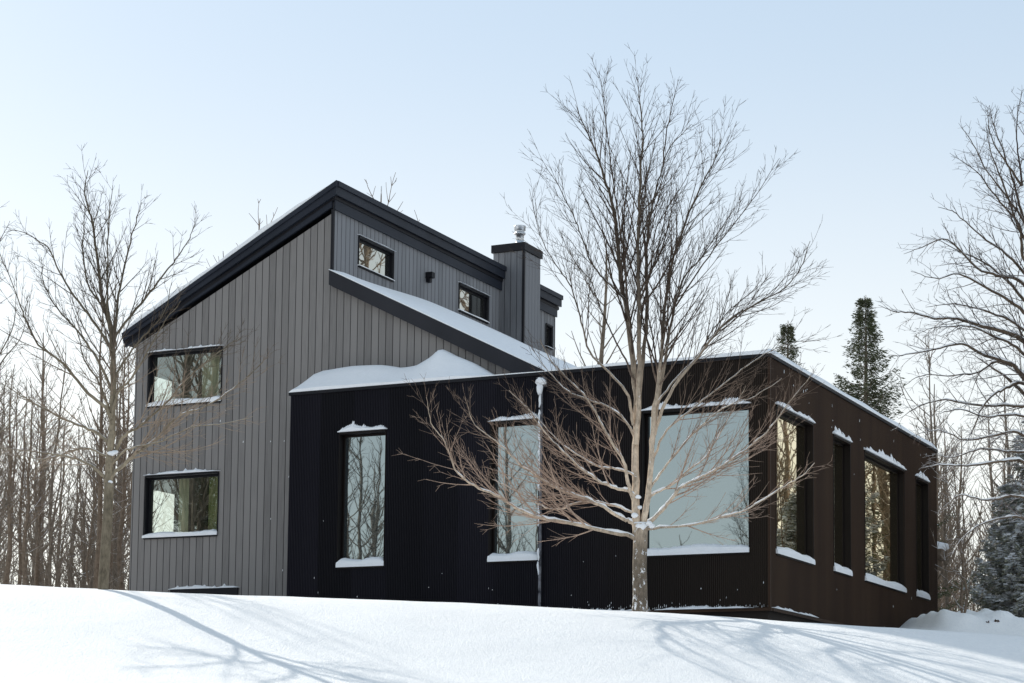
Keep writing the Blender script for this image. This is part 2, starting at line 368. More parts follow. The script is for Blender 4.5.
def ragged(mb, P, s0, s1, z0, h, seed, depth=0.1, step=0.025, jag=0.5, base_h=None):
    """a strip of stuck snow: straight foot, torn upper edge. P(s, out, z)"""
    r = random.Random(seed); n = max(3, int((s1 - s0) / step)); hs_ = []
    ph = r.uniform(0, 6)
    for i in range(n + 1):
        t = i / n
        e = min(1, 5 * t + .25, 5 * (1 - t) + .25)
        x_ = s0 + (s1 - s0) * t
        low = .62 + .2 * math.sin(x_ * 3.1 + ph) + .14 * math.sin(x_ * 7.7 + ph * 2) + .06 * math.sin(x_ * 17 + ph)
        spike = max(0, math.sin(x_ * 23 + ph * 3) + .5 * math.sin(x_ * 41 + ph)) ** 2 * r.uniform(.2, .9)
        v = h * e * (low * (1 - .35 * jag) + jag * .36 * spike)
        hs_.append(max(0.012, v))
    for i in range(n):
        a = s0 + (s1 - s0) * i / n; b = s0 + (s1 - s0) * (i + 1) / n
        ta, tb = hs_[i], hs_[i + 1]
        d0, d1 = depth, depth * 0.35
        mb.quad(P(a, d0, z0), P(b, d0, z0), P(b, d0 * 0.9, z0 + tb * 0.45), P(a, d0 * 0.9, z0 + ta * 0.45))
        mb.quad(P(a, d0 * 0.9, z0 + ta * 0.45), P(b, d0 * 0.9, z0 + tb * 0.45), P(b, 0.0, z0 + tb), P(a, 0.0, z0 + ta))
        mb.quad(P(a, 0, z0), P(b, 0, z0), P(b, d0, z0), P(a, d0, z0))
    mb.quad(P(s0, 0, z0), P(s0, d0, z0), P(s0, d0 * .9, z0 + hs_[0] * .45), P(s0, 0, z0 + hs_[0]))
    mb.quad(P(s1, 0, z0), P(s1, d0, z0), P(s1, d0 * .9, z0 + hs_[-1] * .45), P(s1, 0, z0 + hs_[-1]))
    return mb
def sillsnow(P, s0, s1, z0, h, seed, din, dout):
    """pillow of snow on a sill: from the pane (-din) out to the lip (+dout)"""
    mb = MB(); r = random.Random(seed); n = max(6, int((s1 - s0) / 0.07))
    prof = [(-din, 0.0), (-din, h * 1.15), (-din * 0.5, h * 1.1), (0.0, h * 0.95), (dout * 0.8, h * 0.75), (dout, h * 0.4), (dout, 0.0)]
    ring = []
    for i in range(n + 1):
        t = i / n; s = s0 + (s1 - s0) * t; e = min(1, 0.75 + 3 * t, 0.75 + 3 * (1 - t)); q = e * (1 + 0.13 * math.sin(t * 9 + seed) + r.uniform(-.05, .05))
        ring.append([P(s, o, z0 + z * q) for o, z in prof])
    for a, b in zip(ring[:-1], ring[1:]):
        for j in range(len(prof) - 1): mb.quad(a[j], b[j], b[j + 1], a[j + 1])
    mb.quad(*ring[0]); mb.quad(*reversed(ring[-1]))
    return mb

def window(P, o, depth, gm, seed, lab, sill_h=0.18, head=0.16, proud=0.03, jag=0.45, mull=None, frame_m=None):
    s0, s1, z0, z1 = o; fm = frame_m or M_reveal
    fr = MB(); e = 0.003
    def bx(a0, a1, o0, o1, b0, b1):
        pts = [P(a, q, z) for z in (b0, b1) for q in (o0, o1) for a in (a0, a1)]
        n = len(fr.v); fr.v += [tuple(p) for p in pts]
        fr.f += [tuple(n + i for i in q) for q in ((0, 1, 3, 2), (4, 6, 7, 5), (0, 4, 5, 1), (2, 3, 7, 6), (0, 2, 6, 4), (1, 5, 7, 3))]
    t = 0.022
    bx(s0 - t, s0 - e, -depth - .05, proud, z0 - t, z1 + t); bx(s1 + e, s1 + t, -depth - .05, proud, z0 - t, z1 + t)
    bx(s0 - e, s1 + e, -depth - .05, proud + .01, z1 + e, z1 + t + .03); bx(s0 - e, s1 + e, -depth - .05, proud + .01, z0 - t - .02, z0 - e)
    # sash
    w_ = 0.045
    bx(s0 + e, s0 + w_, -depth - .02, -depth + .03, z0 + e, z1 - e); bx(s1 - w_, s1 - e, -depth - .02, -depth + .03, z0 + e, z1 - e)
    bx(s0 + w_ + e, s1 - w_ - e, -depth - .02, -depth + .03, z1 - w_, z1 - e); bx(s0 + w_ + e, s1 - w_ - e, -depth - .02, -depth + .03, z0 + e, z0 + w_)
    if mull:
        for q in mull: bx(q - .025, q + .025, -depth - .018, -depth + .028, z0 + w_ + e, z1 - w_ - e)
    f = fr.build('window', fm, house); tag(f, lab)
    pn = MB(); pn.quad(P(s0 + .01, -depth, z0 + .01), P(s1 - .01, -depth, z0 + .01), P(s1 - .01, -depth, z1 - .01), P(s0 + .01, -depth, z1 - .01))
    pn.build('pane', gm, f)
    if sill_h > 0:
        sillsnow(P, s0 - 0.03, s1 + 0.02, z0 - 0.01, sill_h, seed, depth - .04, proud + .035).build('sill_snow', M_snowcap, f, True)
    if head > 0:
        ragged(MB(), P, s0 - 0.05, s1 + 0.05, z1 + t + .035, head, seed + 50, depth=proud + .05, jag=jag).build('head_snow', M_snowcap, f)
    return f
PF = lambda s, o, z: (s, -o, z)
PS = lambda s, o, z: (o, s, z)
window(PF, FO[0], 0.17, M_glass, 1, 'tall narrow window reflecting bare branches', head=0.24, jag=0.6)
window(PF, FO[1], 0.17, M_glass, 2, 'tall narrow window beside the downpipe', head=0.17, jag=0.25)
window(PF, FO[2], 0.17, M_glass, 3, 'big square window behind the tree', head=0.20, jag=0.45)
window(PS, SO[0], 0.165, M_glass_side, 4, 'tall side window nearest the corner', head=0.19, jag=0.15)
window(PS, SO[1], 0.165, M_glass_side, 5, 'narrow side window', head=0.28, jag=0.8)
window(PS, SO[2], 0.165, M_glass_side, 6, 'wide side window', head=0.30, jag=0.75)
window(PS, SO[3], 0.165, M_glass_side, 7, 'narrow side window at the far end', head=0.26, jag=0.3)

# --- main block
RS = 0.5185
roof_t = lambda x: 10.55 + (x + 17.34) * RS
gtop = lambda x: (10.15 + (x + 17.19) * 0.49) if x <= -11.34 else (11.20 - 0.501 * (x + 11.3))
GY = 1.2
PG = lambda s, o, z: (s, GY - o, z)
GO = [(-16.60, -14.43, 8.66, 9.97), (-16.60, -14.44, 5.37, 6.87)]
gw = MB()
wall(gw, PG, -17.02, -11.62, lambda s: 2.8, gtop, GO, BOARD, 0.193)
wall(gw, PG, -11.62, -11.3401, lambda s: 7.9, gtop, [], BOARD, 0.193)
wall(gw, PG, -11.3399, -5.62, lambda s: 7.9, gtop, [], BOARD, 0.193)
gw.build('gable_wall', M_gable, house)
XK = -11.34
PC = lambda s, o, z: (XK + o, s, z)
CO = [(2.42, 4.14, 12.01, 12.71), (7.77, 9.50, 12.02, 12.72), (13.30, 13.74, 12.1, 12.73)]
cw = MB(); wall(cw, PC, GY, 13.98, lambda s: 11.3, lambda s: 13.32, CO, BOARD, 0.20)
cw.build('clerestory_wall', M_clere, house)
MB().box((XK - .03, GY - .035, 11.3), (XK + .035, GY + .03, 13.1)).build('corner_trim', M_trimdark, house)
# left wall with small openings seen through the gable windows
lw = MB(); LO = [(1.75, 2.75, 8.75, 9.6), (2.1, 3.0, 5.5, 6.7)]
wall(lw, lambda s, o, z: (-17.02 - o, s, z), GY, 14.0, lambda s: 2.8, lambda s: 10.2, LO, BOARD, 0.193)
lw.box((-17.0, 13.9, 2.8), (XK, 13.98, 10.3)); lw.box((-16.98, 13.9, 10.3), (XK, 13.98, 10.5))
lw.prism([(-17.0, 10.5), (XK, 10.5), (XK, 13.2)], 13.9, 13.98)
lw.build('left_wall', M_gable, house)
# interior
inn = MB().box((-16.9, 5.0, 3.2), (-11.7, 5.1, 10.1)).box((-16.9, GY + .2, 7.35), (-11.7, 5.0, 7.5)).box((-16.9, GY + .2, 4.3), (-11.7, 5.0, 4.4)).box((-13.2, GY + .2, 4.4), (-13.1, 5.0, 10.1)).box((-16.9, GY + .2, 10.12), (-13.1, 5.0, 10.2))
inn.build('interior_wall', M_inner, house)
cu = MB()
for k in range(10):
    a = -15.38 + k * 0.05; cu.quad((a, GY + .55 + .03 * (k % 2), 7.6), (a + .05, GY + .55 + .03 * ((k + 1) % 2), 7.6), (a + .05, GY + .55 + .03 * ((k + 1) % 2), 9.95), (a, GY + .55 + .03 * (k % 2), 9.95))
for k in range(6):
    a = -15.95 + k * 0.05; cu.quad((a, GY + .5 + .03 * (k % 2), 4.5), (a + .05, GY + .5 + .03 * ((k + 1) % 2), 4.5), (a + .05, GY + .5 + .03 * ((k + 1) % 2), 7.1), (a, GY + .5 + .03 * (k % 2), 7.1))
cu.build('curtain', M_beige, house)
cu2 = MB()
for k in range(8):
    a = -14.92 + k * 0.06; cu2.quad((a, GY + .3 + .03 * (k % 2), 4.5), (a + .06, GY + .3 + .03 * ((k + 1) % 2), 4.5), (a + .06, GY + .3 + .03 * ((k + 1) % 2), 7.1), (a, GY + .3 + .03 * (k % 2), 7.1))
tag(cu2.build('curtain', M_olive, house), 'olive green curtain drawn to the right')
window(PG, GO[0], 0.16, M_glass_clear, 11, 'upper gable window', sill_h=0.14, head=0.09, jag=0.75, frame_m=M_trimdark)
window(PG, GO[1], 0.16, M_glass_clear, 12, 'lower gable window', sill_h=0.12, head=0.13, jag=0.8, frame_m=M_trimdark)
window(PC, CO[0], 0.10, M_glass_up, 13, 'clerestory window near the peak', sill_h=0.035, head=0.03, jag=0.2, frame_m=M_trimdark)
window(PC, CO[1], 0.10, M_glass_up, 14, 'clerestory window beside the chimney', sill_h=0.05, head=0.03, jag=0.2, frame_m=M_trimdark)
window(PC, CO[2], 0.10, M_glass_up, 15, 'clerestory window beyond the chimney', sill_h=0.03, head=0.0, frame_m=M_trimdark)
# low basement vent
MB().box((-15.75, GY - .05, 3.2), (-13.78, GY + .05, 4.06)).build('basement_vent', M_trimdark, house)
ragged(MB(), PG, -15.80, -13.75, 4.062, 0.13, 77, depth=0.07, jag=0.85).build('vent_snow', M_snowcap, house)

# roof slab, fascias
XE, XP = -17.34, -11.16
rf = MB().prism([(XE + .06, roof_t(XE) - .22), (XP - .06, roof_t(XP) - .30), (XP - .06, roof_t(XP) - .02), (XE + .06, roof_t(XE) - .02)], 1.10, 14.06)
rf.build('roof', M_trimdark, house)
fa = MB()
fa.prism([(XE, roof_t(XE) - .10), (XP, roof_t(XP) - .13), (XP, roof_t(XP)), (XE, roof_t(XE))], 1.02, 1.099)              # cap band on the rake
fa.prism([(XE + .01, roof_t(XE) - .20), (XP - .02, roof_t(XP) - .33), (XP - .02, roof_t(XP) - .133), (XE + .01, roof_t(XE) - .103)], 1.055, 1.12)
fa.prism([(XE + .03, roof_t(XE) - .34), (XP - .19, roof_t(XP) - .62), (XP - .19, roof_t(XP) - .42), (XE + .03, roof_t(XE) - .203)], 1.13, 1.19)
fa.box((XP - .057, 1.103, roof_t(XP) - .13), (XP + .02, 14.1, roof_t(XP) + .0)).box((XP - .08, 1.124, roof_t(XP) - .34), (XP - .02, 14.08, roof_t(XP) - .133))
fa.box((XK + .03, 1.19, 13.09), (XK + .065, 13.98, 13.33))
fa.box((XE - .02, 1.12, roof_t(XE) - .24), (XE + .05, 14.1, roof_t(XE)))
fa.build('roof_fascia', M_trim, house)
so_ = MB().prism([(XE + .07, roof_t(XE) - .30), (XP - .09, roof_t(XP) - .42), (XP - .09, roof_t(XP) - .345), (XE + .07, roof_t(XE) - .23)], 1.125, 14.05)
so_.build('soffit', M_trimdark, house)
def slab_snow(name, x0, x1, y0, y1, zf, hf, nx, ny):
    """snow on a roof: heightfield with closed skirts. zf roof height, hf snow depth"""
    mb = MB(); X = np.linspace(x0, x1, nx); Y = np.linspace(y0, y1, ny)
    top = [[(x, y, zf(x, y) + hf(x, y)) for x in X] for y in Y]
    n = len(mb.v); mb.v += [p for row in top for p in row]
    for j in range(ny - 1):
        for i in range(nx - 1): mb.f.append((n + j * nx + i, n + j * nx + i + 1, n + (j + 1) * nx + i + 1, n + (j + 1) * nx + i))
    for j in (0, ny - 1):
        for i in range(nx - 1):
            a, b = top[j][i], top[j][i + 1]; mb.quad((a[0], a[1], zf(a[0], a[1])), (b[0], b[1], zf(b[0], b[1])), b, a)
    for i in (0, nx - 1):
        for j in range(ny - 1):
            a, b = top[j][i], top[j + 1][i]; mb.quad((a[0], a[1], zf(a[0], a[1])), (b[0], b[1], zf(b[0], b[1])), b, a)
    return mb.build(name, M_snowcap, house, True)
sm = lambda t: max(0.0, min(1.0, t)) ** 2 * (3 - 2 * max(0.0, min(1.0, t)))
def edge(x, a, b, w_=0.12): return min(sm((x - a) / w_ + .25), sm((b - x) / w_ + .25))
slab_snow('roof_snow', XE + .02, XP - .1, 1.04, 14.05, lambda x, y: roof_t(x) + .002,
          lambda x, y: (0.13 + 0.03 * math.sin(x * 2.3 + y) + 0.015 * math.sin(x * 7)) * max(.8, edge(y, 1.04, 14.05, .15)) * sm((XP - .1 - x) / 1.0 + .05) + .004, 60, 30)
# lower lean-to roof falling to the right
rk = lambda x: 11.57 - 0.503 * (x + 11.3)
XL = -5.35
MB().prism([(-11.32, rk(-11.32) - .36), (XL, rk(XL) - .40), (XL, rk(XL)), (-11.32, rk(-11.32))], 1.03, 1.16).build('lower_roof_fascia', M_rake, house)
MB().prism([(-11.3, rk(-11.3) - .3), (XL, rk(XL) - .3), (XL, rk(XL) - .02), (-11.3, rk(-11.3) - .02)], 1.163, 13.9).build('lower_roof', M_trimdark, house)
slab_snow('lower_roof_snow', -11.33, XL + .15, 1.02, 13.95, lambda x, y: rk(x) + .002,
          lambda x, y: (0.10 + 0.012 * math.sin(x * 2.1 + y * .7) + .22 * sm((y - 1.1) / 4.6)) * edge(y, 1.02, 13.95, .12) * sm((x + 11.6) / .7) + .004, 60, 50)
# snow on the wing roof
def wing_depth(x, y):
    base = 0.085 + 0.05 * sm((x + 3) / 3) + 0.012 * math.sin(x * 1.7 + 1) + .008 * math.sin(x * 5.1)
    base = base * (1 + .1 * math.sin(y * 2))
    yy = max(0, y)
    # drift against the gable wall
    px = np.interp(x, [-11.7, -11.45, -11.2, -10.4, -9.8, -9.2, -8.7, -8.35, -8.15, -7.9, -7.4, -6.8, -6.3], [0.28, .50, .58, .60, .56, .50, .53, .66, .80, .66, .46, .16, 0.0])
    d = px * sm((yy + .12) / .95) * (1 + .05 * math.sin(x * 3))
    back = .12 * sm((yy - .3) / 1.6) * sm((x + 6.5) / 2) * sm((-x + .2) / 2.5)
    thin = 0.4 + .6 * max(sm((-6.6 - x) / 1.0), sm((x + 5.2) / 1.5))
    return (base * thin + d + back)
slab_snow('wing_roof_snow', -11.69, 0.05, -0.05, 14.03, lambda x, y: 8.457,
          lambda x, y: wing_depth(x, y) * max(.15, edge(x, -11.69, 0.05, .12)) * (.55 + .45 * edge(y, -0.05, 14.03, .1)), 150, 60)
# ledge snow along the foot of the wing
ls = ragged(MB(), PF, -2.5, -0.32, 3.167, 0.10, 91, depth=0.11, jag=0.6)
ragged(ls, PF, -5.2, -2.6, 3.167, 0.10, 92, depth=0.09, jag=0.95)
ragged(ls, PS, 0.02, 3.1, 3.167, 0.09, 93, depth=0.10, jag=0.5)
tag(ls.build('ledge_snow', M_snowcap, house), kind='stuff')
# downpipe with frozen head
dp = MB().tube([(-5.16, -.09, 8.3), (-5.16, -.11, 8.1), (-5.16, -.11, 3.2)], [.034, .034, .034], 8).box((-5.25, -.17, 8.12), (-5.07, -.01, 8.32))
d_ = dp.build('downpipe', None, house)
def blobmesh(mb, c, r, seed, sq=(1, 1, 1), n=10):
    rr = random.Random(seed); ph = [rr.uniform(0, 6) for _ in range(4)]; b = len(mb.v); m_ = n // 2 + 1
    for i in range(m_):
        th = math.pi * i / (m_ - 1)
        for j in range(n):
            f = 2 * math.pi * j / n; q = r * (1 + .22 * math.sin(2 * f + ph[0]) * math.sin(th * 2 + ph[1]) + .14 * math.sin(3 * f + ph[2]))
            mb.v.append((c[0] + q * sq[0] * math.sin(th) * math.cos(f), c[1] + q * sq[1] * math.sin(th) * math.sin(f), c[2] + q * sq[2] * math.cos(th)))
    for i in range(m_ - 1):
        for j in range(n):
            j2 = (j + 1) % n; mb.f.append((b + i * n + j, b + (i + 1) * n + j, b + (i + 1) * n + j2, b + i * n + j2))
M_frost = bark('frosted_pipe', (0.006, 0.006, 0.008), (0.22, 0.22, 0.24)); dsn = MB(); blobmesh(dsn, (-5.16, -.14, 8.22), .115, 3, (1, 1, .75)); blobmesh(dsn, (-5.17, -.16, 8.05), .09, 4, (.8, 1, 1.5))
rr = random.Random(5); z = 8.0
while z > 3.3:
    k = (z - 3.3) / 4.7; L = rr.uniform(.1, .5)
    if rr.random() < .35 + .6 * k:
        pts = [(-5.16 + rr.uniform(-.012, .012) - .02, -.155, z - L * q / 4) for q in range(5)]
        dsn.tube(pts, [.012] + [rr.uniform(.014, .032) for _ in range(3)] + [.01], 6)
    z -= L * rr.uniform(.7, 1.2)
tag(dsn.build('snow', M_snowcap, d_, True), kind='stuff'); d_.data.materials.clear(); d_.data.materials.append(M_frost)
# snow specks blown against the cladding
fk = MB(); rr = random.Random(12)
def fleck(P, s, z, a, b):
    fk.quad(P(s - a, .026, z - b), P(s + a * .7, .027, z - b * .8), P(s + a, .027, z + b * .7), P(s - a * .4, .026, z + b))
for k in range(26):
    s = rr.uniform(-11, -.1); z = 3.25 + abs(rr.gauss(0, .5)) if rr.random() < .6 else rr.uniform(3.3, 8.2)
    if any(a - .1 < s < b + .1 and c - .1 < z < d + .3 for a, b, c, d in FO): continue
    fleck(PF, s, z, rr.uniform(.004, .009), rr.uniform(.008, .024))
for k in range(130):
    s = rr.uniform(-5.2, 0); s = round(s / .043) * .043 + .022; q = abs(rr.gauss(0, .03)) * (.5 + abs(math.sin(s * 2.3))); fleck(PF, s, 3.19 + q, rr.uniform(.003, .007), rr.uniform(.008, .03))
for k in range(26):
    s = rr.uniform(.1, 13.8); z = rr.uniform(7.5, 8.3) if rr.random() < .7 else rr.uniform(3.3, 7.4)
    if any(a - .1 < s < b + .1 and c - .1 < z < d + .3 for a, b, c, d in SO): continue
    fleck(PS, s, z, rr.uniform(.006, .016), rr.uniform(.012, .04))
for k in range(14):
    s = rr.uniform(-17, -11.8); z = rr.uniform(4.2, 10)
    if any(a - .1 < s < b + .1 and c - .1 < z < d + .3 for a, b, c, d in GO): continue
    fleck(PG, s, z, rr.uniform(.006, .012), rr.uniform(.01, .03))
tag(fk.build('snow_specks', M_snowcap, house), kind='stuff')
# wall lamp
wl = MB().box((XK + .01, 5.86, 12.47), (XK + .20, 6.02, 12.62)).box((XK + .02, 5.88, 12.36), (XK + .13, 6.0, 12.467)); wl.build('wall_lamp', M_trimdark, house)
# chimney
CX0, CX1, CY0, CY1 = -11.56, -10.61, 10.26, 11.35
ch = MB()
wall(ch, lambda s, o, z: (s, CY0 - o, z), CX0, CX1, lambda s: 11.0, lambda s: 14.17, [], BOARD, 0.19)
wall(ch, lambda s, o, z: (CX1 + o, s, z), CY0, CY1, lambda s: 11.0, lambda s: 14.17, [], BOARD, 0.20)
ch.quad((CX0, CY0, 13), (CX0, CY1, 13), (CX0, CY1, 14.17), (CX0, CY0, 14.17)); ch.quad((CX0, CY1, 11), (CX1, CY1, 11), (CX1, CY1, 14.17), (CX0, CY1, 14.17))
chim = ch.build('chimney', M_chim, house)
MB().box((CX0 - .05, CY0 - .05, 14.18), (CX1 + .05, CY1 + .05, 14.40)).build('chimney_cap', M_trimdark, chim)
MB().box((CX1 - .03, CY0 - .035, 11.3), (CX1 + .035, CY0 + .03, 14.17)).build('corner_trim', M_trimdark, chim)
cxm, cym = -11.0, 10.8
fl = MB()
def cyl(mb, c, prof, n=20):
    b = len(mb.v)
    for r_, z_ in prof:
        for j in range(n): mb.v.append((c[0] + r_ * math.cos(2 * math.pi * j / n), c[1] + r_ * math.sin(2 * math.pi * j / n), z_))
    for i in range(len(prof) - 1):
        for j in range(n):
            j2 = (j + 1) % n; mb.f.append((b + i * n + j, b + i * n + j2, b + (i + 1) * n + j2, b + (i + 1) * n + j))
cyl(fl, (cxm, cym), [(.17, 14.40), (.17, 14.44), (.115, 14.45), (.115, 14.78), (.16, 14.785), (.165, 14.83), (.125, 14.835), (.125, 14.89), (.16, 14.90), (.165, 15.0), (.17, 15.005), (.17, 15.03), (.02, 15.06), (.0, 15.06)])
fl.build('flue', M_steel, chim, True)
# small hood on the far end wall, snow on it
hd = MB().box((-.9, 14.03, 5.5), (.12, 14.75, 5.78)).box((-.85, 14.03, 5.25), (.0, 14.6, 5.497)); h_ = hd.build('door_hood', M_wood2, house)
hsn = MB(); blobmesh(hsn, (-.38, 14.4, 5.82), .5, 8, (1.05, .75, .38), 12); hsn.build('snow', M_snowcap, h_, True)

# ------------------------------------------------------------------ bare trees
UP = Vector((0, 0, 1))
def spline(pts, n):
    P = [Vector(p) for p in pts]; out_ = []
    for i in range(len(P) - 1):
        p0 = P[i - 1] if i else P[i] * 2 - P[i + 1]; p1, p2 = P[i], P[i + 1]; p3 = P[i + 2] if i + 2 < len(P) else P[i + 1] * 2 - P[i]
        for k in range(n):
            t = k / n; out_.append(0.5 * ((2 * p1) + (p2 - p0) * t + (2 * p0 - 5 * p1 + 4 * p2 - p3) * t * t + (3 * p1 - p0 - 3 * p2 + p3) * t ** 3))
    out_.append(P[-1]); return out_
class Tree:
    def __init__(s, seed, thick=0.018, up=0.35, twigr=0.0035, ang=(32, 52), spacing=0.13, kid=0.5, wob=0.05, fine=.35):
        s.r = random.Random(seed); s.big = MB(); s.small = MB(); s.snow = MB(); s.thick = thick; s.up = up; s.tr = twigr; s.ang = ang; s.sp = spacing; s.kid = kid; s.wob = wob; s.count = 0; s.fine = fine
    def emit(s, pts, rad, n=None):
        r0 = rad[0]; mb = s.big if r0 > s.thick else s.small
        n = n or (10 if r0 > .06 else 7 if r0 > .03 else 5 if r0 > .014 else 4 if r0 > .009 else 3)
        mb.tube(pts, rad, n, cap=r0 > .05); s.count += 1
    def snowline(s, pts, rad, p=0.5):
        i = 0; r = s.r
        while i < len(pts) - 2:
            d = (pts[i + 1] - pts[i]); h = math.hypot(d.x, d.y) / (d.length + 1e-9)
            if rad[i] > .010 and h > .5 and r.random() < p:
                k = min(len(pts) - 1, i + r.randint(2, 5)); seg = pts[i:k + 1]; R_ = rad[i:k + 1]; m_ = len(seg)
                s.snow.tube([q + UP * (R_[j] * .75) for j, q in enumerate(seg)], [R_[j] * (.95 if 0 < j < m_ - 1 else .2) * r.uniform(.8, 1.15) for j in range(m_)], 6)
                i = k
            i += 1
    def grow(s, start, d, L, r0, level):
        r = s.r; n = max(3, min(9, int(L / .12))); step = L / n; pts = [start.copy()]; d = d.normalized(); p = start.copy()
        for i in range(n):
            d = (d + UP * (s.up * step * (1.2 if level < 2 else .9)) + Vector((r.gauss(0, s.wob), r.gauss(0, s.wob), r.gauss(0, s.wob)))).normalized()
            p = p + d * step; pts.append(p.copy())
        re = max(s.tr * .6, r0 * .25); rad = [r0 + (re - r0) * (i / n) ** .8 for i in range(n + 1)]
        s.emit(pts, rad); s.kids(pts, rad, L, level)
    def kids(s, pts, rad, L, level, t0=0.15, scale=1.0):
        if level >= 4: return
        r = s.r
        # arc length walk, opposite pairs
        cum = [0]
        for a, b in zip(pts[:-1], pts[1:]): cum.append(cum[-1] + (b - a).length)
        T = cum[-1]; sp = s.sp * (1.25 if level <= 1 else 1.35 if level == 2 else 1.5); q = T * t0 + r.uniform(0, sp); side = r.uniform(0, 6.28)
        while q < T * .985:
            i = max(k for k in range(len(cum)) if cum[k] <= q); i = min(i, len(pts) - 2); u = (q - cum[i]) / max(1e-6, cum[i + 1] - cum[i])
            p = pts[i].lerp(pts[i + 1], u); d = (pts[i + 1] - pts[i]).normalized(); rr_ = rad[i] + (rad[i + 1] - rad[i]) * u
            t = q / T; side += 1.57 + r.uniform(-.5, .5)
            for sgn in ((0, math.pi) if r.random() < .45 else ((0,) if r.random() < .6 else (math.pi,))):
                a = d.cross(UP)
                if a.length < .1: a = d.cross(Vector((1, 0, 0)))
                a.normalize(); b = a.cross(d)
                ax = a * math.cos(side + sgn) + b * math.sin(side + sgn)
                an = R(r.uniform(*s.ang)); nd = d * math.cos(an) + ax * math.sin(an)
                LL = (T * s.kid * (1.05 - .8 * t) * r.uniform(.4, 1.1) * scale + .1) if level == 1 else T * s.kid * (1 - .6 * t) * r.uniform(.35, 1.1)
                LL = min(LL, [9, 2.6, 1.1, .45, .2][min(level, 4)]); LL = max(LL, .12)
                if level >= 3 and (s.fine == 0 or r.random() > s.fine): continue
                nr = max(s.tr, min(rr_ * .6, .0036 + LL * .0082))
                s.grow(p, nd, LL, nr, level + 1)
            q += sp * r.uniform(.6, 1.5)
    def limb(s, pts, r0, r1, scale=1.0, snowp=0.0, t0=.12, level=1, sub=5, rad=None):
        P = spline(pts, sub)
        # natural kinks
        j = 0.006
        P = [p + Vector((s.r.gauss(0, j), s.r.gauss(0, j), s.r.gauss(0, j))) if 0 < i < len(P) - 1 else p for i, p in enumerate(P)]
        n = len(P) - 1; rad = [r0 + (r1 - r0) * (i / n) ** .75 for i in range(n + 1)]
        s.emit(P, rad, 10 if r0 > .03 else 7)
        if snowp: s.snowline(P, rad, snowp)
        s.kids(P, rad, None, level, t0, scale)
    def finish(s, th, mbark, mtwig):
        t = s.big.build('trunk', mbark, th, True); c = s.small.build('crown', mtwig, th, True)
        if s.snow.v: tag(s.snow.build('snow', M_snowcap, th, True), kind='stuff')
        return t, c

def px2(base, ppm, l, seed, dy0=0.0, spread=1.0):
    """list of (px, py) measured on the photo -> local metres about the trunk foot, with a plausible depth"""
    r = random.Random(seed); k = r.uniform(-1, 1) if dy0 == 0 else dy0
    o = []
    x0, y0 = l[0]; L = 0
    for i, (x, y) in enumerate(l):
        if i: L += math.hypot(x - l[i - 1][0], y - l[i - 1][1])
        lean = 4.6e-5 * (790 - base[0]) * (base[1] - y)      # the camera is pitched up a little: uprights lean on the film
        o.append(Vector(((x - base[0] - lean) / ppm, k * spread * L / ppm * .55, (base[1] - y) / ppm)))
    return o
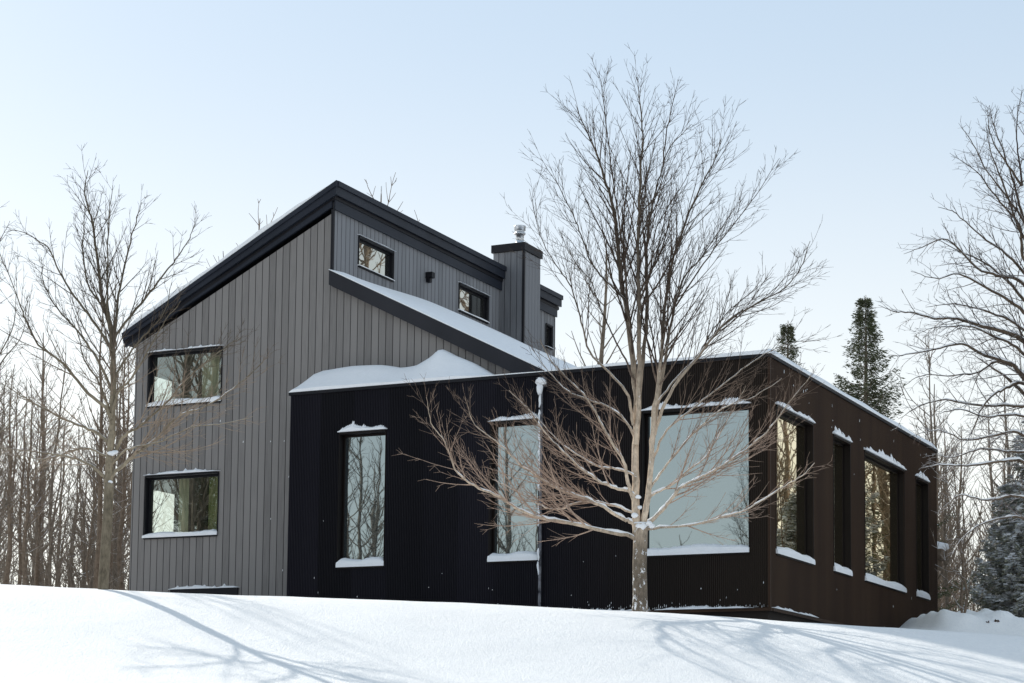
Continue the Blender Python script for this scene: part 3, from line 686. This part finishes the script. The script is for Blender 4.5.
# ---- the maple in front of the wing
TY = 31.6; pp = 2004 / TY / .9954; bx_ = (640, 612)
c_loc = Vector((1.8 * TY / 28, TY, 0)); c_loc.z = G(c_loc.x, c_loc.y) - .01
T1 = thing('maple_tree', 'bare spreading maple with low snow-dusted limbs in front of the black wing', 'tree', c_loc)
t = Tree(21, thick=.020, up=.42, twigr=.0030, ang=(18, 38), spacing=.108, kid=.5, wob=.04)
tr = [Vector((0, 0, -.25)), Vector((0, 0, 0)), Vector((.0, 0, .3)), Vector((-.01, 0, .75)), Vector((0, 0, 1.15)), Vector((-.0, 0, 1.45))]
t.big.tube(spline(tr, 5), [.145] * 3 + [.135] * 2 + list(np.interp(range(21), [0, 4, 12, 20], [.135, .118, .113, .118])), 14)
LIMBS = [  # points, r0, r1, depth factor, scale, snow
 ([(637, 532), (636, 500), (636, 440), (637, 391), (628, 299), (621.5, 267), (617.5, 214), (612, 182), (604, 155), (596, 129), (583, 100), (575, 79)], .085, .006, .08, .75, 0),
 ([(636, 440), (639, 391), (638.6, 312), (638, 273), (637, 220), (639, 163), (641, 137), (639, 105), (636, 84)], .055, .006, -.25, .8, 0),
 ([(638, 400), (644, 352), (649, 299), (649, 250), (650.5, 220), (657, 176), (665, 147), (675, 116), (699, 88)], .045, .006, .3, .85, 0),
 ([(665, 147), (668, 116), (676, 80), (681, 55)], .016, .004, .15, .8, 0),
 ([(643, 530), (645, 512), (649, 485), (652, 446), (654, 406), (657, 389), (662, 339), (665, 300), (672, 258), (684, 220), (700, 180), (716, 150), (722, 128)], .068, .006, -.12, .85, 0),
 ([(653, 440), (660, 390), (669, 340), (677, 297), (689, 258), (710, 232), (730, 200), (745, 178)], .042, .005, .35, .9, 0),
 ([(677, 297), (700, 262), (725, 228), (752, 195), (778, 155)], .018, .004, -.5, .9, 0),
 ([(655, 430), (669, 390), (698, 352), (727, 317), (757, 299), (783, 285), (800, 264), (809, 238)], .036, .005, -.3, .9, 0),
 ([(642, 530), (646, 527), (660, 525), (696, 522), (725, 514), (749, 506), (778, 488), (800, 474), (812, 462)], .034, .005, -.35, .75, .35),
 ([(643, 522), (649, 519.6), (665, 504), (680.6, 485), (699, 475), (723, 461.7), (746.5, 446), (767.6, 427), (790, 398), (812, 370)], .045, .005, -.15, .85, .45),
 ([(648, 500), (653, 490.6), (672.7, 480), (691, 464), (707, 451), (720, 430), (738.6, 398), (752, 372)], .030, .005, .35, .85, .4),
 ([(644, 540), (640, 537), (630.7, 533.5), (604, 529), (567.5, 522), (536, 517), (517.5, 510), (499, 498.5), (472.7, 488), (454, 472), (443.7, 446), (430, 427), (425, 402)], .052, .005, -.3, .75, .35),
 ([(640, 526), (632, 519), (620, 514), (599, 501), (578, 493), (557, 485), (536, 472), (517.5, 459), (499, 440.6), (472.7, 419.5), (462, 390)], .046, .005, .1, .85, .5),
 ([(638, 512), (630.7, 508), (604, 498.5), (580, 497), (557, 504), (537, 497), (510, 480), (490, 470)], .030, .005, .6, .8, .5),
 ([(636, 495), (630, 488), (615, 485), (599, 477.5), (578, 464), (562, 448.5), (546, 432.7), (525, 406), (507, 388)], .038, .005, -.15, .85, .55),
 ([(636, 475), (633, 469.6), (615, 464), (599, 461.7), (578, 448.5), (557, 432.7), (536, 408), (520, 390)], .030, .005, .45, .85, .5),
 ([(635, 500), (628, 480), (623, 459), (609.7, 438), (599, 419.5), (588.6, 401), (568, 380), (550, 362), (538, 340)], .036, .005, -.35, .85, .4),
 ([(635, 440), (633, 427), (617.6, 406), (591, 393), (567.5, 382.6), (548, 362), (530, 336)], .028, .005, .3, .85, .25),
 ([(634, 420), (628, 391), (609.6, 367.6), (588.5, 346.5), (580.6, 317.5), (570, 283), (554, 259.5), (538, 230.5), (527, 184)], .032, .004, -.2, .9, 0),
 ([(632, 320), (624, 288.5), (607, 270), (591, 249), (583, 225), (572.7, 197.6), (559.5, 168.6), (551.6, 155), (538.5, 134)], .026, .004, .25, .9, 0),
 ([(637, 380), (626, 350), (612, 320), (600, 290), (592, 262), (576, 240), (560, 205)], .022, .004, .55, .9, 0),
 ([(656, 400), (676, 372), (700, 345), (716, 318), (738, 290), (762, 268), (775, 248)], .024, .004, .5, .9, 0),
 ([(650, 470), (664, 430), (690, 405), (716, 384), (745, 360), (775, 340), (800, 330), (826, 328)], .026, .004, .1, .8, 0),
 ([(650, 485), (668, 460), (694, 430), (720, 408), (752, 396), (778, 380)], .024, .004, -.55, .8, .2),
 ([(638, 350), (644, 300), (654, 250), (662, 200), (690, 150), (708, 110)], .022, .004, .6, .8, 0),
 ([(628, 299), (622, 240), (614, 190), (606, 140), (600, 95), (596, 72)], .02, .004, -.5, .8, 0),
]
for i, (l, r0, r1, dy, scl, sn) in enumerate(LIMBS):
    P_ = px2(bx_, pp, l, i, dy)
    # start in the trunk / parent at its depth
    t.limb(P_, r0 * (.95 if sn else .86), r1 * .85, scl, min(1, sn * 2.1), t0=(.14 if sn else .36 if l[-1][1] < 240 else .2))
# lumps of snow in the crotches
for (x, y, rr_, sd_) in [(641, 524, .07, 1), (648, 521, .05, 2), (637, 494, .04, 3), (651, 524, .045, 4), (634, 513, .05, 5), (639, 505, .035, 7)]:
    blobmesh(t.snow, ((x - 640) / pp, -.085, (612 - y) / pp), rr_, sd_, (1.15, .8, .75), 12)
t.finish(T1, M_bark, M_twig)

# ---- the maple left of the house
LY = 29.8; pl = 2004 / LY / .9954; bl = (103, 593)
l_loc = Vector((-6.342 * LY / 31, LY, 0)); l_loc.z = G(l_loc.x, l_loc.y)
T2 = thing('maple_tree', 'bare young maple with straight trunk on the snow crest left of the grey gable', 'tree', l_loc)
t = Tree(33, thick=.017, up=.40, twigr=.0030, ang=(18, 42), spacing=.10, kid=.5, wob=.04)
trl = [((103, 600), .086), ((103, 593), .081), ((104, 575), .077), ((106, 545), .078), ((108, 515), .074), ((109, 485), .072)]
Q = spline([Vector(((x - bl[0] - .0316 * (bl[1] - y)) / pl, 0, (bl[1] - y) / pl)) for (x, y), _ in trl], 4)
t.big.tube(Q, list(np.interp(np.linspace(0, 5, len(Q)), range(6), [r for _, r in trl])), 12)
LL_ = [
 ([(109, 488), (110, 460), (112, 430), (113, 380), (112, 340), (110, 320), (101, 290), (96.7, 252), (90.8, 214), (83, 185), (86, 158)], .07, .005, .05, .7, 0),
 ([(112, 345), (115, 326), (117, 290), (126, 238), (133, 208), (138, 186)], .03, .004, .3, .8, 0),
 ([(112, 340), (109, 310), (111, 280), (114, 223), (120, 186)], .024, .004, -.4, .8, 0),
 ([(111, 330), (102.5, 305), (85, 276), (77.6, 238), (78, 210), (78, 188)], .022, .004, .4, .8, 0),
 ([(112, 350), (102.5, 331), (80, 300), (64, 276), (50, 246.7), (30, 233), (17.6, 229)], .026, .004, -.2, .85, 0),
 ([(112, 350), (120, 326), (146.5, 290.6), (162, 268), (175.8, 249.6), (188, 230), (195, 212)], .026, .004, .2, .85, 0),
 ([(112, 420), (105.7, 408), (86, 391), (66.7, 366), (41.7, 347), (28, 318), (20.5, 296), (6, 258)], .034, .004, -.3, .85, 0),
 ([(111, 448), (104, 438.5), (88, 429), (69.5, 421.8), (41.7, 407.9), (16.7, 394), (-5, 380)], .034, .005, .2, .85, .1),
 ([(110, 462), (103, 455), (78, 448), (41.7, 458), (15, 454), (-15, 450)], .024, .004, .5, .8, .1),
 ([(109, 484), (103, 477), (83, 463.5), (55.6, 458), (20, 455), (-15, 452)], .032, .005, -.4, .8, .15),
 ([(109, 486), (114, 475), (125, 466), (139, 455), (158.5, 441), (172, 427), (186, 416), (211, 408), (245, 386), (270, 364)], .036, .005, -.25, .85, .2),
 ([(111, 460), (117, 449), (125, 435.7), (144.6, 421.8), (167, 399.5), (190, 372), (215, 350), (240, 330)], .034, .005, .15, .85, .15),
 ([(112, 425), (108, 410), (97, 380), (80.6, 355), (72, 325), (60, 300)], .024, .004, .4, .85, 0),
 ([(112, 418), (119.6, 391), (133.5, 378), (148, 355), (166, 325), (185, 300)], .024, .004, -.2, .85, 0),
 ([(112, 380), (125, 356), (142, 330), (160, 305), (168, 270)], .022, .004, .5, .85, 0),
 ([(112, 390), (96, 356), (78, 330), (56, 305), (42, 280), (38, 250)], .024, .004, .1, .85, 0),
 ([(110, 468), (128, 452), (160, 446), (200, 432), (235, 430), (262, 424)], .02, .004, -.6, .8, 0),
]
for i, (l, r0, r1, dy, scl, sn) in enumerate(LL_): t.limb(px2(bl, pl, l, i, dy), r0, r1, scl, sn, t0=.25 if l[-1][1] < 260 else .16)
for (x, y, rr_, sd_) in [(113, 455, .05, 1), (116, 454, .04, 4), (111, 484, .03, 3)]:
    blobmesh(t.snow, ((x - bl[0] - .0316 * (bl[1] - y)) / pl, -.05, (bl[1] - y) / pl), rr_, sd_, (1.2, .8, .7), 12)
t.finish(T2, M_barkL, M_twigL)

# ---- big tree at the right edge
RY = 33.0; pr = 2004 / RY / .9954; br = (1046, 632)
r_loc = Vector((8.80, RY, 0)); r_loc.z = G(r_loc.x, r_loc.y) - .02
T3 = thing('maple_tree', 'large dark wide-spreading tree reaching in from the right edge with snow on its boughs', 'tree', r_loc)
t = Tree(55, thick=.02, up=.10, twigr=.0038, ang=(26, 56), spacing=.12, kid=.46, wob=.09)
t.limb(px2(br, pr, [(1046, 650), (1046, 632), (1048, 560), (1044, 480), (1048, 420), (1050, 340), (1048, 260), (1046, 200), (1044, 150), (1040, 110), (1034, 60)], 1, .05), .2, .010, .5, 0, t0=.75)
RL = [
 ([(1044, 345), (1024, 325), (1009.7, 318), (984, 311), (958, 303), (937, 303), (913.7, 297), (895, 296), (878.5, 289)], .05, .004, .1, .8, .4),
 ([(1044, 380), (1021, 362), (1014, 353), (984, 344), (960.5, 333), (937, 338), (902, 346), (884, 347)], .045, .004, -.2, .8, .3),
 ([(1014, 353), (995.6, 348.5), (981.6, 358), (956, 361), (925, 360), (905, 372)], .022, .004, .4, .8, .2),
 ([(1044, 385), (1024, 370), (1007, 376.6), (993, 383.7), (981.6, 397.7), (972, 421), (960, 440)], .035, .005, -.1, .8, .8),
 ([(1045, 400), (1024, 393), (981.6, 390.7), (951, 383.7), (925, 390), (905, 402)], .03, .004, .5, .8, .5),
 ([(1040, 290), (1024, 264), (999.6, 256.7), (979.7, 249), (950, 219), (925, 226), (906, 233)], .035, .004, .2, .8, 0),
 ([(1036, 255), (1024, 239), (1019.5, 209), (994.6, 179.5), (974.7, 154.6), (954.8, 142)], .028, .004, -.2, .85, 0),
 ([(1038, 270), (1010, 235), (985, 215), (960, 190), (942, 182)], .026, .004, .3, .85, 0),
 ([(1030, 210), (1012, 180), (990, 150), (975, 120), (962, 100)], .02, .004, .1, .85, 0),
 ([(1024, 165), (1005, 140), (990, 118), (985, 90)], .018, .004, -.3, .8, 0),
 ([(1040, 310), (1015, 290), (985, 275), (955, 262), (930, 268), (905, 262)], .032, .004, -.3, .85, .2),
 ([(1046, 470), (1024, 452), (999, 452.6), (964, 458), (936, 458), (918, 462)], .036, .005, -.25, .7, .9),
 ([(1046, 440), (1020, 421), (995, 424), (968, 428), (940, 418), (912, 424)], .03, .004, .2, .8, .5),
 ([(1046, 500), (1020, 486), (990, 490), (965, 484), (948, 496)], .03, .004, .3, .8, .6),
 ([(1046, 520), (1015, 508), (985, 515), (962, 530), (950, 548)], .026, .004, -.2, .8, .5),
 ([(1044, 345), (1060, 300), (1080, 250), (1100, 200)], .05, .005, .2, .6, 0),
 ([(1046, 420), (1080, 380), (1120, 350)], .05, .005, -.2, .6, 0),
 ([(1034, 240), (1050, 190), (1064, 130)], .03, .004, 0.1, .6, 0),
]
RL += [
 ([(1030, 215), (1024, 190), (1018, 160), (1010, 130), (1000, 95), (996, 72)], .024, .004, .3, .8, 0),
 ([(1024, 165), (1018, 130), (1016, 100), (1020, 70)], .016, .004, -.3, .8, 0),
 ([(1034, 235), (1015, 205), (1000, 170), (985, 140), (978, 112)], .024, .004, -.5, .85, 0),
 ([(1040, 300), (1012, 262), (990, 240), (965, 226), (938, 208)], .028, .004, .5, .85, 0),
 ([(1042, 330), (1018, 306), (990, 292), (960, 283), (932, 285)], .03, .004, .5, .8, .2),
 ([(1044, 360), (1016, 336), (990, 326), (962, 318), (928, 322), (908, 330)], .028, .004, -.5, .8, .2),
 ([(1045, 410), (1015, 404), (985, 408), (955, 402), (930, 408)], .026, .004, -.4, .8, .5),
 ([(1045, 440), (1015, 440), (985, 436), (960, 444), (938, 440)], .026, .004, .5, .8, .6)]
for i, (l, r0, r1, dy, scl, sn) in enumerate(RL): t.limb(px2(br, pr, l, i, dy), r0 * 1.25, r1, scl, min(1, sn * 1.3), t0=.1)
for i, (l, r0, r1, dy, scl, sn) in enumerate(RL[::2]):      # the far side of the crown
    t.limb(px2(br, pr, [(2 * 1047 - x, y - 6 * (i % 3)) for x, y in l], i, -dy or .2), r0 * 1.2, r1, scl * .9, sn, t0=.15)
t.finish(T3, M_barkR, M_twigR)

# ---- tree just out of frame at the left, its boughs enter at the edge
EY = 41.0; pe = 2004 / EY / .9954; be = (-48, 588)
e_loc = Vector((-11.45, EY, 0)); e_loc.z = G(e_loc.x, e_loc.y) - .02
T4 = thing('bare_tree', 'bare tree at the left edge of the picture, only its outer twigs in view', 'tree', e_loc)
t = Tree(71, thick=.018, up=.38, twigr=.004, spacing=.2, kid=.42)
t.limb(px2(be, pe, [(-48, 600), (-48, 588), (-46, 500), (-44, 420), (-40, 340), (-38, 250), (-30, 180)], 1, .05), .1, .006, .5, 0, t0=.4)
for i, l in enumerate([[(-44, 420), (-20, 390), (0, 350), (18, 325), (26, 290)], [(-42, 360), (-22, 310), (-4, 262), (2, 210), (6, 190)], [(-40, 340), (-20, 280), (-12, 240), (4, 200)], [(-46, 460), (-20, 440), (10, 420), (35, 390)], [(-44, 400), (-15, 365), (10, 320), (14, 280)]]):
    t.limb(px2(be, pe, l, i + 9, [.2, -.3, .3, -.2, .1][i]), .03, .004, .8, 0)
for i, l in enumerate([[(-44, 430), (-80, 390), (-110, 340), (-125, 290)], [(-42, 360), (-66, 310), (-84, 260), (-90, 205)], [(-40, 310), (-52, 260), (-58, 200)]]):
    t.limb(px2(be, pe, l, i + 3, [.3, -.2, .2][i]), .03, .004, .8, 0)
t.finish(T4, M_barkL, M_twig)

# ---- woods trees (templates, then copies)
def wood_tree(seed, h, r0, mt, snow_=False, first=.45, spread=.33):
    root = thing('woods_tree', 'tmp', 'tree'); r = random.Random(seed)
    t = Tree(seed, thick=.03, up=.5, twigr=.009, ang=(28, 50), spacing=.36, kid=.45, wob=.06)
    n = 9; x = y = 0; P_ = []
    for i in range(n + 1):
        P_.append(Vector((x, y, h * i / n - .3))); x += r.gauss(0, .07); y += r.gauss(0, .07)
    rad = [r0 * (1 - .9 * (i / n) ** 1.1) for i in range(n + 1)]
    Ps = spline(P_, 2); rad = list(np.interp(np.linspace(0, n, len(Ps)), range(n + 1), rad))
    t.emit(Ps, rad, 7)
    z = h * first * r.uniform(.5, .9)
    while z < h * .97:
        i = int(z / h * (len(Ps) - 1)); f = 1 - z / h; a = r.uniform(0, 6.28); e = r.uniform(.25, 1.0) + .5 * (1 - f)
        L = h * spread * (.18 + .82 * math.sqrt(f)) * r.uniform(.45, 1.0)
        t.grow(Ps[i], Vector((math.cos(a), math.sin(a), e)), L, max(.014, rad[i] * .42), 2)
        z += r.uniform(.12, .34)
    # a few low dead snags
    for k in range(5):
        zz = r.uniform(.12, .4) * h; i = int(zz / h * (len(Ps) - 1)); a = r.uniform(0, 6.28)
        t.grow(Ps[i], Vector((math.cos(a), math.sin(a), r.uniform(-.1, .6))), r.uniform(.5, 1.3), .014, 3)
    t.big.build('trunk', mt, root, True); t.small.build('crown', mt, root, True)
    return root
temps = [wood_tree(101, 9.5, .085, M_wood), wood_tree(102, 11, .12, M_wood2, first=.55), wood_tree(103, 8.0, .06, M_wood, first=.35), wood_tree(104, 10, .10, M_wood2), wood_tree(105, 7, .05, M_wood2, first=.3), wood_tree(106, 10.5, .15, M_wood, first=.5, spread=.38)]
used = set()
def copy_tree(src, loc, rz, s, label, group, name=None):
    if src not in used:
        o = src; used.add(src)
    else:
        o = src.copy(); C.objects.link(o)
        for chd in [c for c in bpy.data.objects if c.parent == src]:
            c = chd.copy(); C.objects.link(c); c.parent = o
    o.location = loc; o.rotation_euler = (0, 0, rz); o.scale = (s, s, s * rnd.uniform(.95, 1.08)); tag(o, label, 'tree', group)
    if name: o.name = name
    return o
def px(x, Y): return (x - 512) / 2004 * Y
def plant_wood(x, y, s, grp, lab):
    copy_tree(rnd.choice(temps), (x, y, G(x, y) - .1), rnd.uniform(0, 6.28), s, lab, grp)
GL = 'bare trees of the woods left of the house'; LLb = 'slender bare trunk in the woods left of the house'
for k in range(50):
    Y = rnd.uniform(56, 88); u = rnd.uniform(-30, 150); plant_wood(px(u, Y), Y, rnd.uniform(.62, 1.0) * Y / 66, GL, LLb)
for k in range(5):
    Y = rnd.uniform(47, 56); u = rnd.uniform(-30, 95); plant_wood(px(u, Y), Y, rnd.uniform(.5, .75), GL, LLb)
GR = 'bare trees of the woods right of the house'; LR = 'slender bare trunk in the woods right of the house'
for k in range(44):
    Y = rnd.uniform(60, 92); u = rnd.uniform(915, 1060); plant_wood(px(u, Y), Y, rnd.uniform(.6, 1.0) * Y / 72, GR, LR)
# woods beyond the frame that the windows mirror
GF = 'trees of the surrounding woods mirrored in the windows'; LF = 'bare tree standing outside the picture, mirrored in the windows'
for k in range(18):
    dd = rnd.uniform(24, 36); a = R(rnd.uniform(36, 56)); x = 2 + dd * math.sin(a); y = 48 + dd * math.cos(a)
    if x / y < .29: continue
    plant_wood(x, y, rnd.uniform(1.9, 2.3), GF, LF)
for k in range(85):
    dd = rnd.uniform(16, 52); a = R(rnd.uniform(20, 62)); x = 9 + dd * math.sin(a); y = 47 + dd * math.cos(a) * .8
    if x / y < .275: continue
    plant_wood(x, y, rnd.uniform(.8, 1.15), GF, LF)
for k in range(20):
    dd = rnd.uniform(13, 34); a = R(rnd.uniform(218, 246)); x = -7 + dd * math.sin(a); y = 45 + dd * math.cos(a)
    if x / max(y, 1) > -.30: continue
    plant_wood(x, y, rnd.uniform(.85, 1.2), GF, LF)
for k in range(14):
    dd = rnd.uniform(24, 44); a = R(rnd.uniform(222, 240)); x = 2 + dd * math.sin(a); y = 42 + dd * math.cos(a)
    if x / max(y, 1) > -.30: continue
    plant_wood(x, y, rnd.uniform(.55, .8), GF, LF)
for k in range(26):
    dd = rnd.uniform(9, 30); a = R(rnd.uniform(232, 252)); x = -9.5 + dd * math.sin(a); y = 46 + dd * math.cos(a)
    if x / max(y, 1) > -.31: continue
    plant_wood(x, y, rnd.uniform(1.1, 1.6), GF, LF)
for (x, y, q) in ((-12.6, 23.8, .66), (-13.4, 22.6, .72), (-12.2, 22.4, .6), (-14.6, 24.6, .62), (-14.0, 21.4, .78), (-16.2, 25.2, .52), (-17.5, 24.0, .6), (-15.2, 20.5, .8)):
    plant_wood(x, y, q, GF, LF)
# single trees standing clear
def solo(i, u, ytop, Y, label, s=None, mtname='bare_tree'):
    src = temps[i]; h = [9.5, 11, 8, 10, 7, 10.5][i]; x = px(u, Y); g = G(x, Y)
    zt = (760 - ytop) / 2004 * Y; s = (zt - g) / (h * .96)
    o = src.copy(); C.objects.link(o)
    for chd in [c for c in bpy.data.objects if c.parent == src]:
        c = chd.copy(); C.objects.link(c); c.parent = o
    o.location = (x, Y, g - .1); o.rotation_euler = (0, 0, rnd.uniform(0, 6)); o.scale = (s, s, s); o.name = mtname; tag(o, label, 'tree'); 
    if 'group' in o.keys(): del o['group']
solo(5, 597, 232, 62, 'bare tree rising behind the wing roof, right of the chimney')
solo(1, 372, 178, 68, 'bare treetop poking above the high roof right of the peak')
solo(3, 262, 216, 66, 'bare treetop just above the roof slope left of the peak')
solo(0, 212, 242, 64, 'bare treetop over the lower roof slope beside the left maple')
solo(2, 933, 318, 57, 'thin bare tree right of the tall spruce with upswept branches')
solo(4, 962, 415, 47, 'thin dark double-stemmed tree beyond the end of the wing')
solo(4, 966, 430, 47.5, 'thin straight stem beside the double-stemmed tree beyond the wing')

# ---- thicket (uncountable brush between the trunks)
def thicket(name, u0, u1, Y0, Y1, n, hmax, m, seed):
    r = random.Random(seed); mb = MB()
    for k in range(n):
        Y = r.uniform(Y0, Y1); X = px(r.uniform(u0, u1), Y); z = G(X, Y) - .1; h = hmax * r.uniform(.35, 1)
        d = Vector((r.gauss(0, .12), r.gauss(0, .12), 1)); p = Vector((X, Y, z)); pts = [p.copy()]
        for q in range(4):
            p = p + d.normalized() * h / 4; d += Vector((r.gauss(0, .12), r.gauss(0, .12), 0)); pts.append(p.copy())
        r0 = r.uniform(.012, .035); mb.tube(pts, [r0 * (1 - .2 * q) for q in range(5)], 3, False)
        for q in range(5):
            i = r.randint(1, 3); a = r.uniform(0, 6.28); dd = Vector((math.cos(a), math.sin(a), r.uniform(.2, 1.2))).normalized(); L = r.uniform(.3, 1.1)
            mb.tube([pts[i], pts[i] + dd * L * .5, pts[i] + dd * L + UP * L * .15], [.01, .008, .005], 3, False)
    o = mb.build(name, m); tag(o, kind='stuff'); return o
tag(thicket('brush_thicket', -40, 150, 56, 90, 330, 4.4, M_wood, 5), 'dense tangle of saplings filling the woods left of the house', 'brush')
tag(thicket('brush_thicket', 920, 1060, 62, 95, 330, 5.4, M_wood2, 6), 'pale tangle of saplings and twigs in the woods right of the house', 'brush')

# ------------------------------------------------------------------ evergreens
def spruce(label, loc, h, rmax, mn, seed, snow=0.0, dens=1.0, name='spruce_tree', power=.85, gap=0.0):
    th = thing(name, label, 'tree', loc); r = random.Random(seed); tk = MB(); nd = MB(); sn = MB()
    tk.tube([(0, 0, -.2), (0, 0, h * .5), (.03, 0, h)], [h * .014 + .02, h * .009 + .01, .008], 8)
    z = h * .06
    while z < h * .985:
        f = 1 - z / h; Lm = rmax * f ** power * r.uniform(.8, 1.1) + .05; nb = int(5 + 4 * f + 1)
        a0 = r.uniform(0, 6.28)
        for k in range(nb):
            if r.random() < gap: continue
            a = a0 + 6.28 * k / nb + r.gauss(0, .25); L = Lm * r.uniform(.45, 1.2); d = Vector((math.cos(a), math.sin(a), 0))
            droop = .12 + .35 * f; up0 = .45 * (1 - f)
            m_ = max(3, int(L / .11)); pts = []
            for q in range(m_ + 1):
                t_ = q / m_; pts.append(Vector((0, 0, z)) + d * (L * t_) + UP * (L * (up0 * t_ - droop * math.sin(t_ * 2.4) * .8 + .18 * t_ * t_)))
            tk.tube(pts, [.018 * (1 - .8 * q / m_) * min(1.4, .4 + L) for q in range(m_ + 1)], 3, False)
            for q in range(1, m_ + 1):
                p = pts[q]; wdt = (.10 + .20 * L * (1 - .75 * q / m_)) 
                for c in range(int(15 * dens)):
                    sd_ = r.uniform(-1, 1); off = Vector((-d.y, d.x, 0)) * sd_ * wdt + UP * (r.uniform(-.09, .03) - abs(sd_) * .05) + d * r.uniform(-.06, .1)
                    c0 = p + off; ln = r.uniform(.06, .15); dr = (d * r.uniform(.2, 1) + Vector((-d.y, d.x, 0)) * sd_ + UP * r.uniform(-.6, .35)).normalized()
                    si = dr.cross(Vector((r.gauss(0, 1), r.gauss(0, 1), r.gauss(0, 1)))).normalized() * r.uniform(.006, .017)
                    nd.quad(c0 - si, c0 + dr * ln * .5 - si * 1.2, c0 + dr * ln, c0 + dr * ln * .45 + si * 1.2)
                    if r.random() < snow * (1.0 if snow > .3 else .6):
                        s_ = r.uniform(.025, .055) * (2.0 if snow > .3 else 1); u_ = c0 + UP * (.015 + s_ * .3); rr2 = r.uniform(0, 3)
                        e1 = Vector((math.cos(rr2), math.sin(rr2), r.uniform(-.25, .25))) * s_; e2 = Vector((-math.sin(rr2), math.cos(rr2), r.uniform(-.35, .1))) * s_
                        sn.quad(u_ - e1, u_ - e2 * .8, u_ + e1, u_ + e2 * .9)
        z += (.10 + .16 * f) * r.uniform(.8, 1.2)
    tk.build('trunk', M_wood, th, True); nd.build('crown', mn, th)
    if sn.v: tag(sn.build('snow', M_snowcap, th), kind='stuff')
    return th
gx = 10.31; spruce('tall dark pointed spruce rising behind the right end of the wing', (gx, 58, G(gx, 58) - .1), 13.85 - G(gx, 58), 3.3, M_needle, 3, .06, 1.3, power=1.05, gap=.3)
gx = 9.12; spruce('smaller dark spruce tip behind the roof corner of the wing', (gx, 66, G(gx, 66) - .1), 14.85 - G(gx, 66), 3.0, M_needle, 4, .03, .9, power=1.05, gap=.15)
gx = 12.6; spruce('bushy evergreen heavy with clumps of snow at the right edge', (gx, 50, G(gx, 50) - .1), 3.9, 1.15, M_needle2, 5, .6, 1.6, name='cedar_tree', power=.6)
gx = 14.2; spruce('broad snow-laden evergreen just beyond the right edge', (gx, 53, G(gx, 53) - .1), 6.2, 1.9, M_needle2, 6, .6, 1.3, name='cedar_tree', power=.65)
for (gx_, gy_, gh_) in ((-21.5, 41.0, 8.5), (-27.0, 36.0, 9.5)):
    spruce('dark spruce outside the picture mirrored in the grey gable windows, %s' % ('nearer the house' if gx_ > -25 else 'farther down the slope'), (gx_, gy_, G(gx_, gy_) - .1), gh_, 1.9, M_needle, int(gh_ * 2), .1, .6)
gx = 22; spruce('spruce outside the picture mirrored in the wide side window', (gx, 62, G(gx, 62) - .1), 9.5, 2.3, M_needle, 8, .12, .7)

# ------------------------------------------------------------------ snow bank at the end of the wing
def bank():
    mb = MB(); nx, ny = 70, 34; X = np.linspace(9.2, 14.6, nx); Y = np.linspace(44.8, 50.6, ny); v = []
    for j, y in enumerate(Y):
        for i, x in enumerate(X):
            cx = (x - 9.85) / .5; s_ = 1 / (1 + math.exp(-6 * (cx - .05)))
            prof = np.interp(x, [9.0, 9.6, 10.1, 10.7, 11.4, 12.2, 13.2, 14.6], [.36, .46, .48, .46, .55, .42, .25, .05])
            fy = sm((y - 45.2) / 1.5) * (1 - .3 * sm((y - 48.5) / 2))
            h = prof * s_ * fy + .05 * math.sin(x * 4.1 + y * 1.3) * s_ * fy + .035 * math.sin(x * 9 - y * 5) * fy * s_ + (.015 * math.sin(x * 17 + y * 11) + .06 * vnoise(x, y, 2.3, 4) + .02 * vnoise(x, y, 6.3, 1)) * fy * s_
            e = min(1, i / 3, (nx - 1 - i) / 3, j / 2, (ny - 1 - j) / 2)
            v.append((x, y, G(x, y) + h * min(1, max(0, e)) - .02 * (1 - min(1, max(e, 0))) - .01))
    mb.v = v; mb.f = [(j * nx + i, j * nx + i + 1, (j + 1) * nx + i + 1, (j + 1) * nx + i) for j in range(ny - 1) for i in range(nx - 1)]
    return mb
bk = bank().build('snow_bank', M_snow, None, True); tag(bk, 'lumpy ploughed snow bank against the far end of the wing', 'snow bank')
for k, (x, y, s_) in enumerate([(10.95, 46.0, .035), (11.2, 46.1, .05), (11.75, 46.0, .03), (11.9, 46.1, .035), (12.2, 45.9, .03)]):
    mb = MB(); r = random.Random(k)
    for q in range(5):
        c = Vector((r.uniform(-s_, s_), 0, r.uniform(0, s_))); a = Vector((r.gauss(0, 1), r.gauss(0, .4), r.gauss(0, 1))).normalized() * s_; b = a.cross(Vector((0, 1, .3))).normalized() * s_ * .5
        mb.quad(c - a, c - b, c + a, c + b)
    o = mb.build('dead_leaf', M_stub); o.location = (x, y, G(x, y) + np.interp(x, [10.7, 11.4, 12.2], [.40, .36, .30]) * sm((y - 45.2) / 1.5) + .05)
    tag(o, 'curled dark leaf lying on the snow bank', 'leaf', 'dead leaves on the snow bank')
print('objects', len(bpy.data.objects))
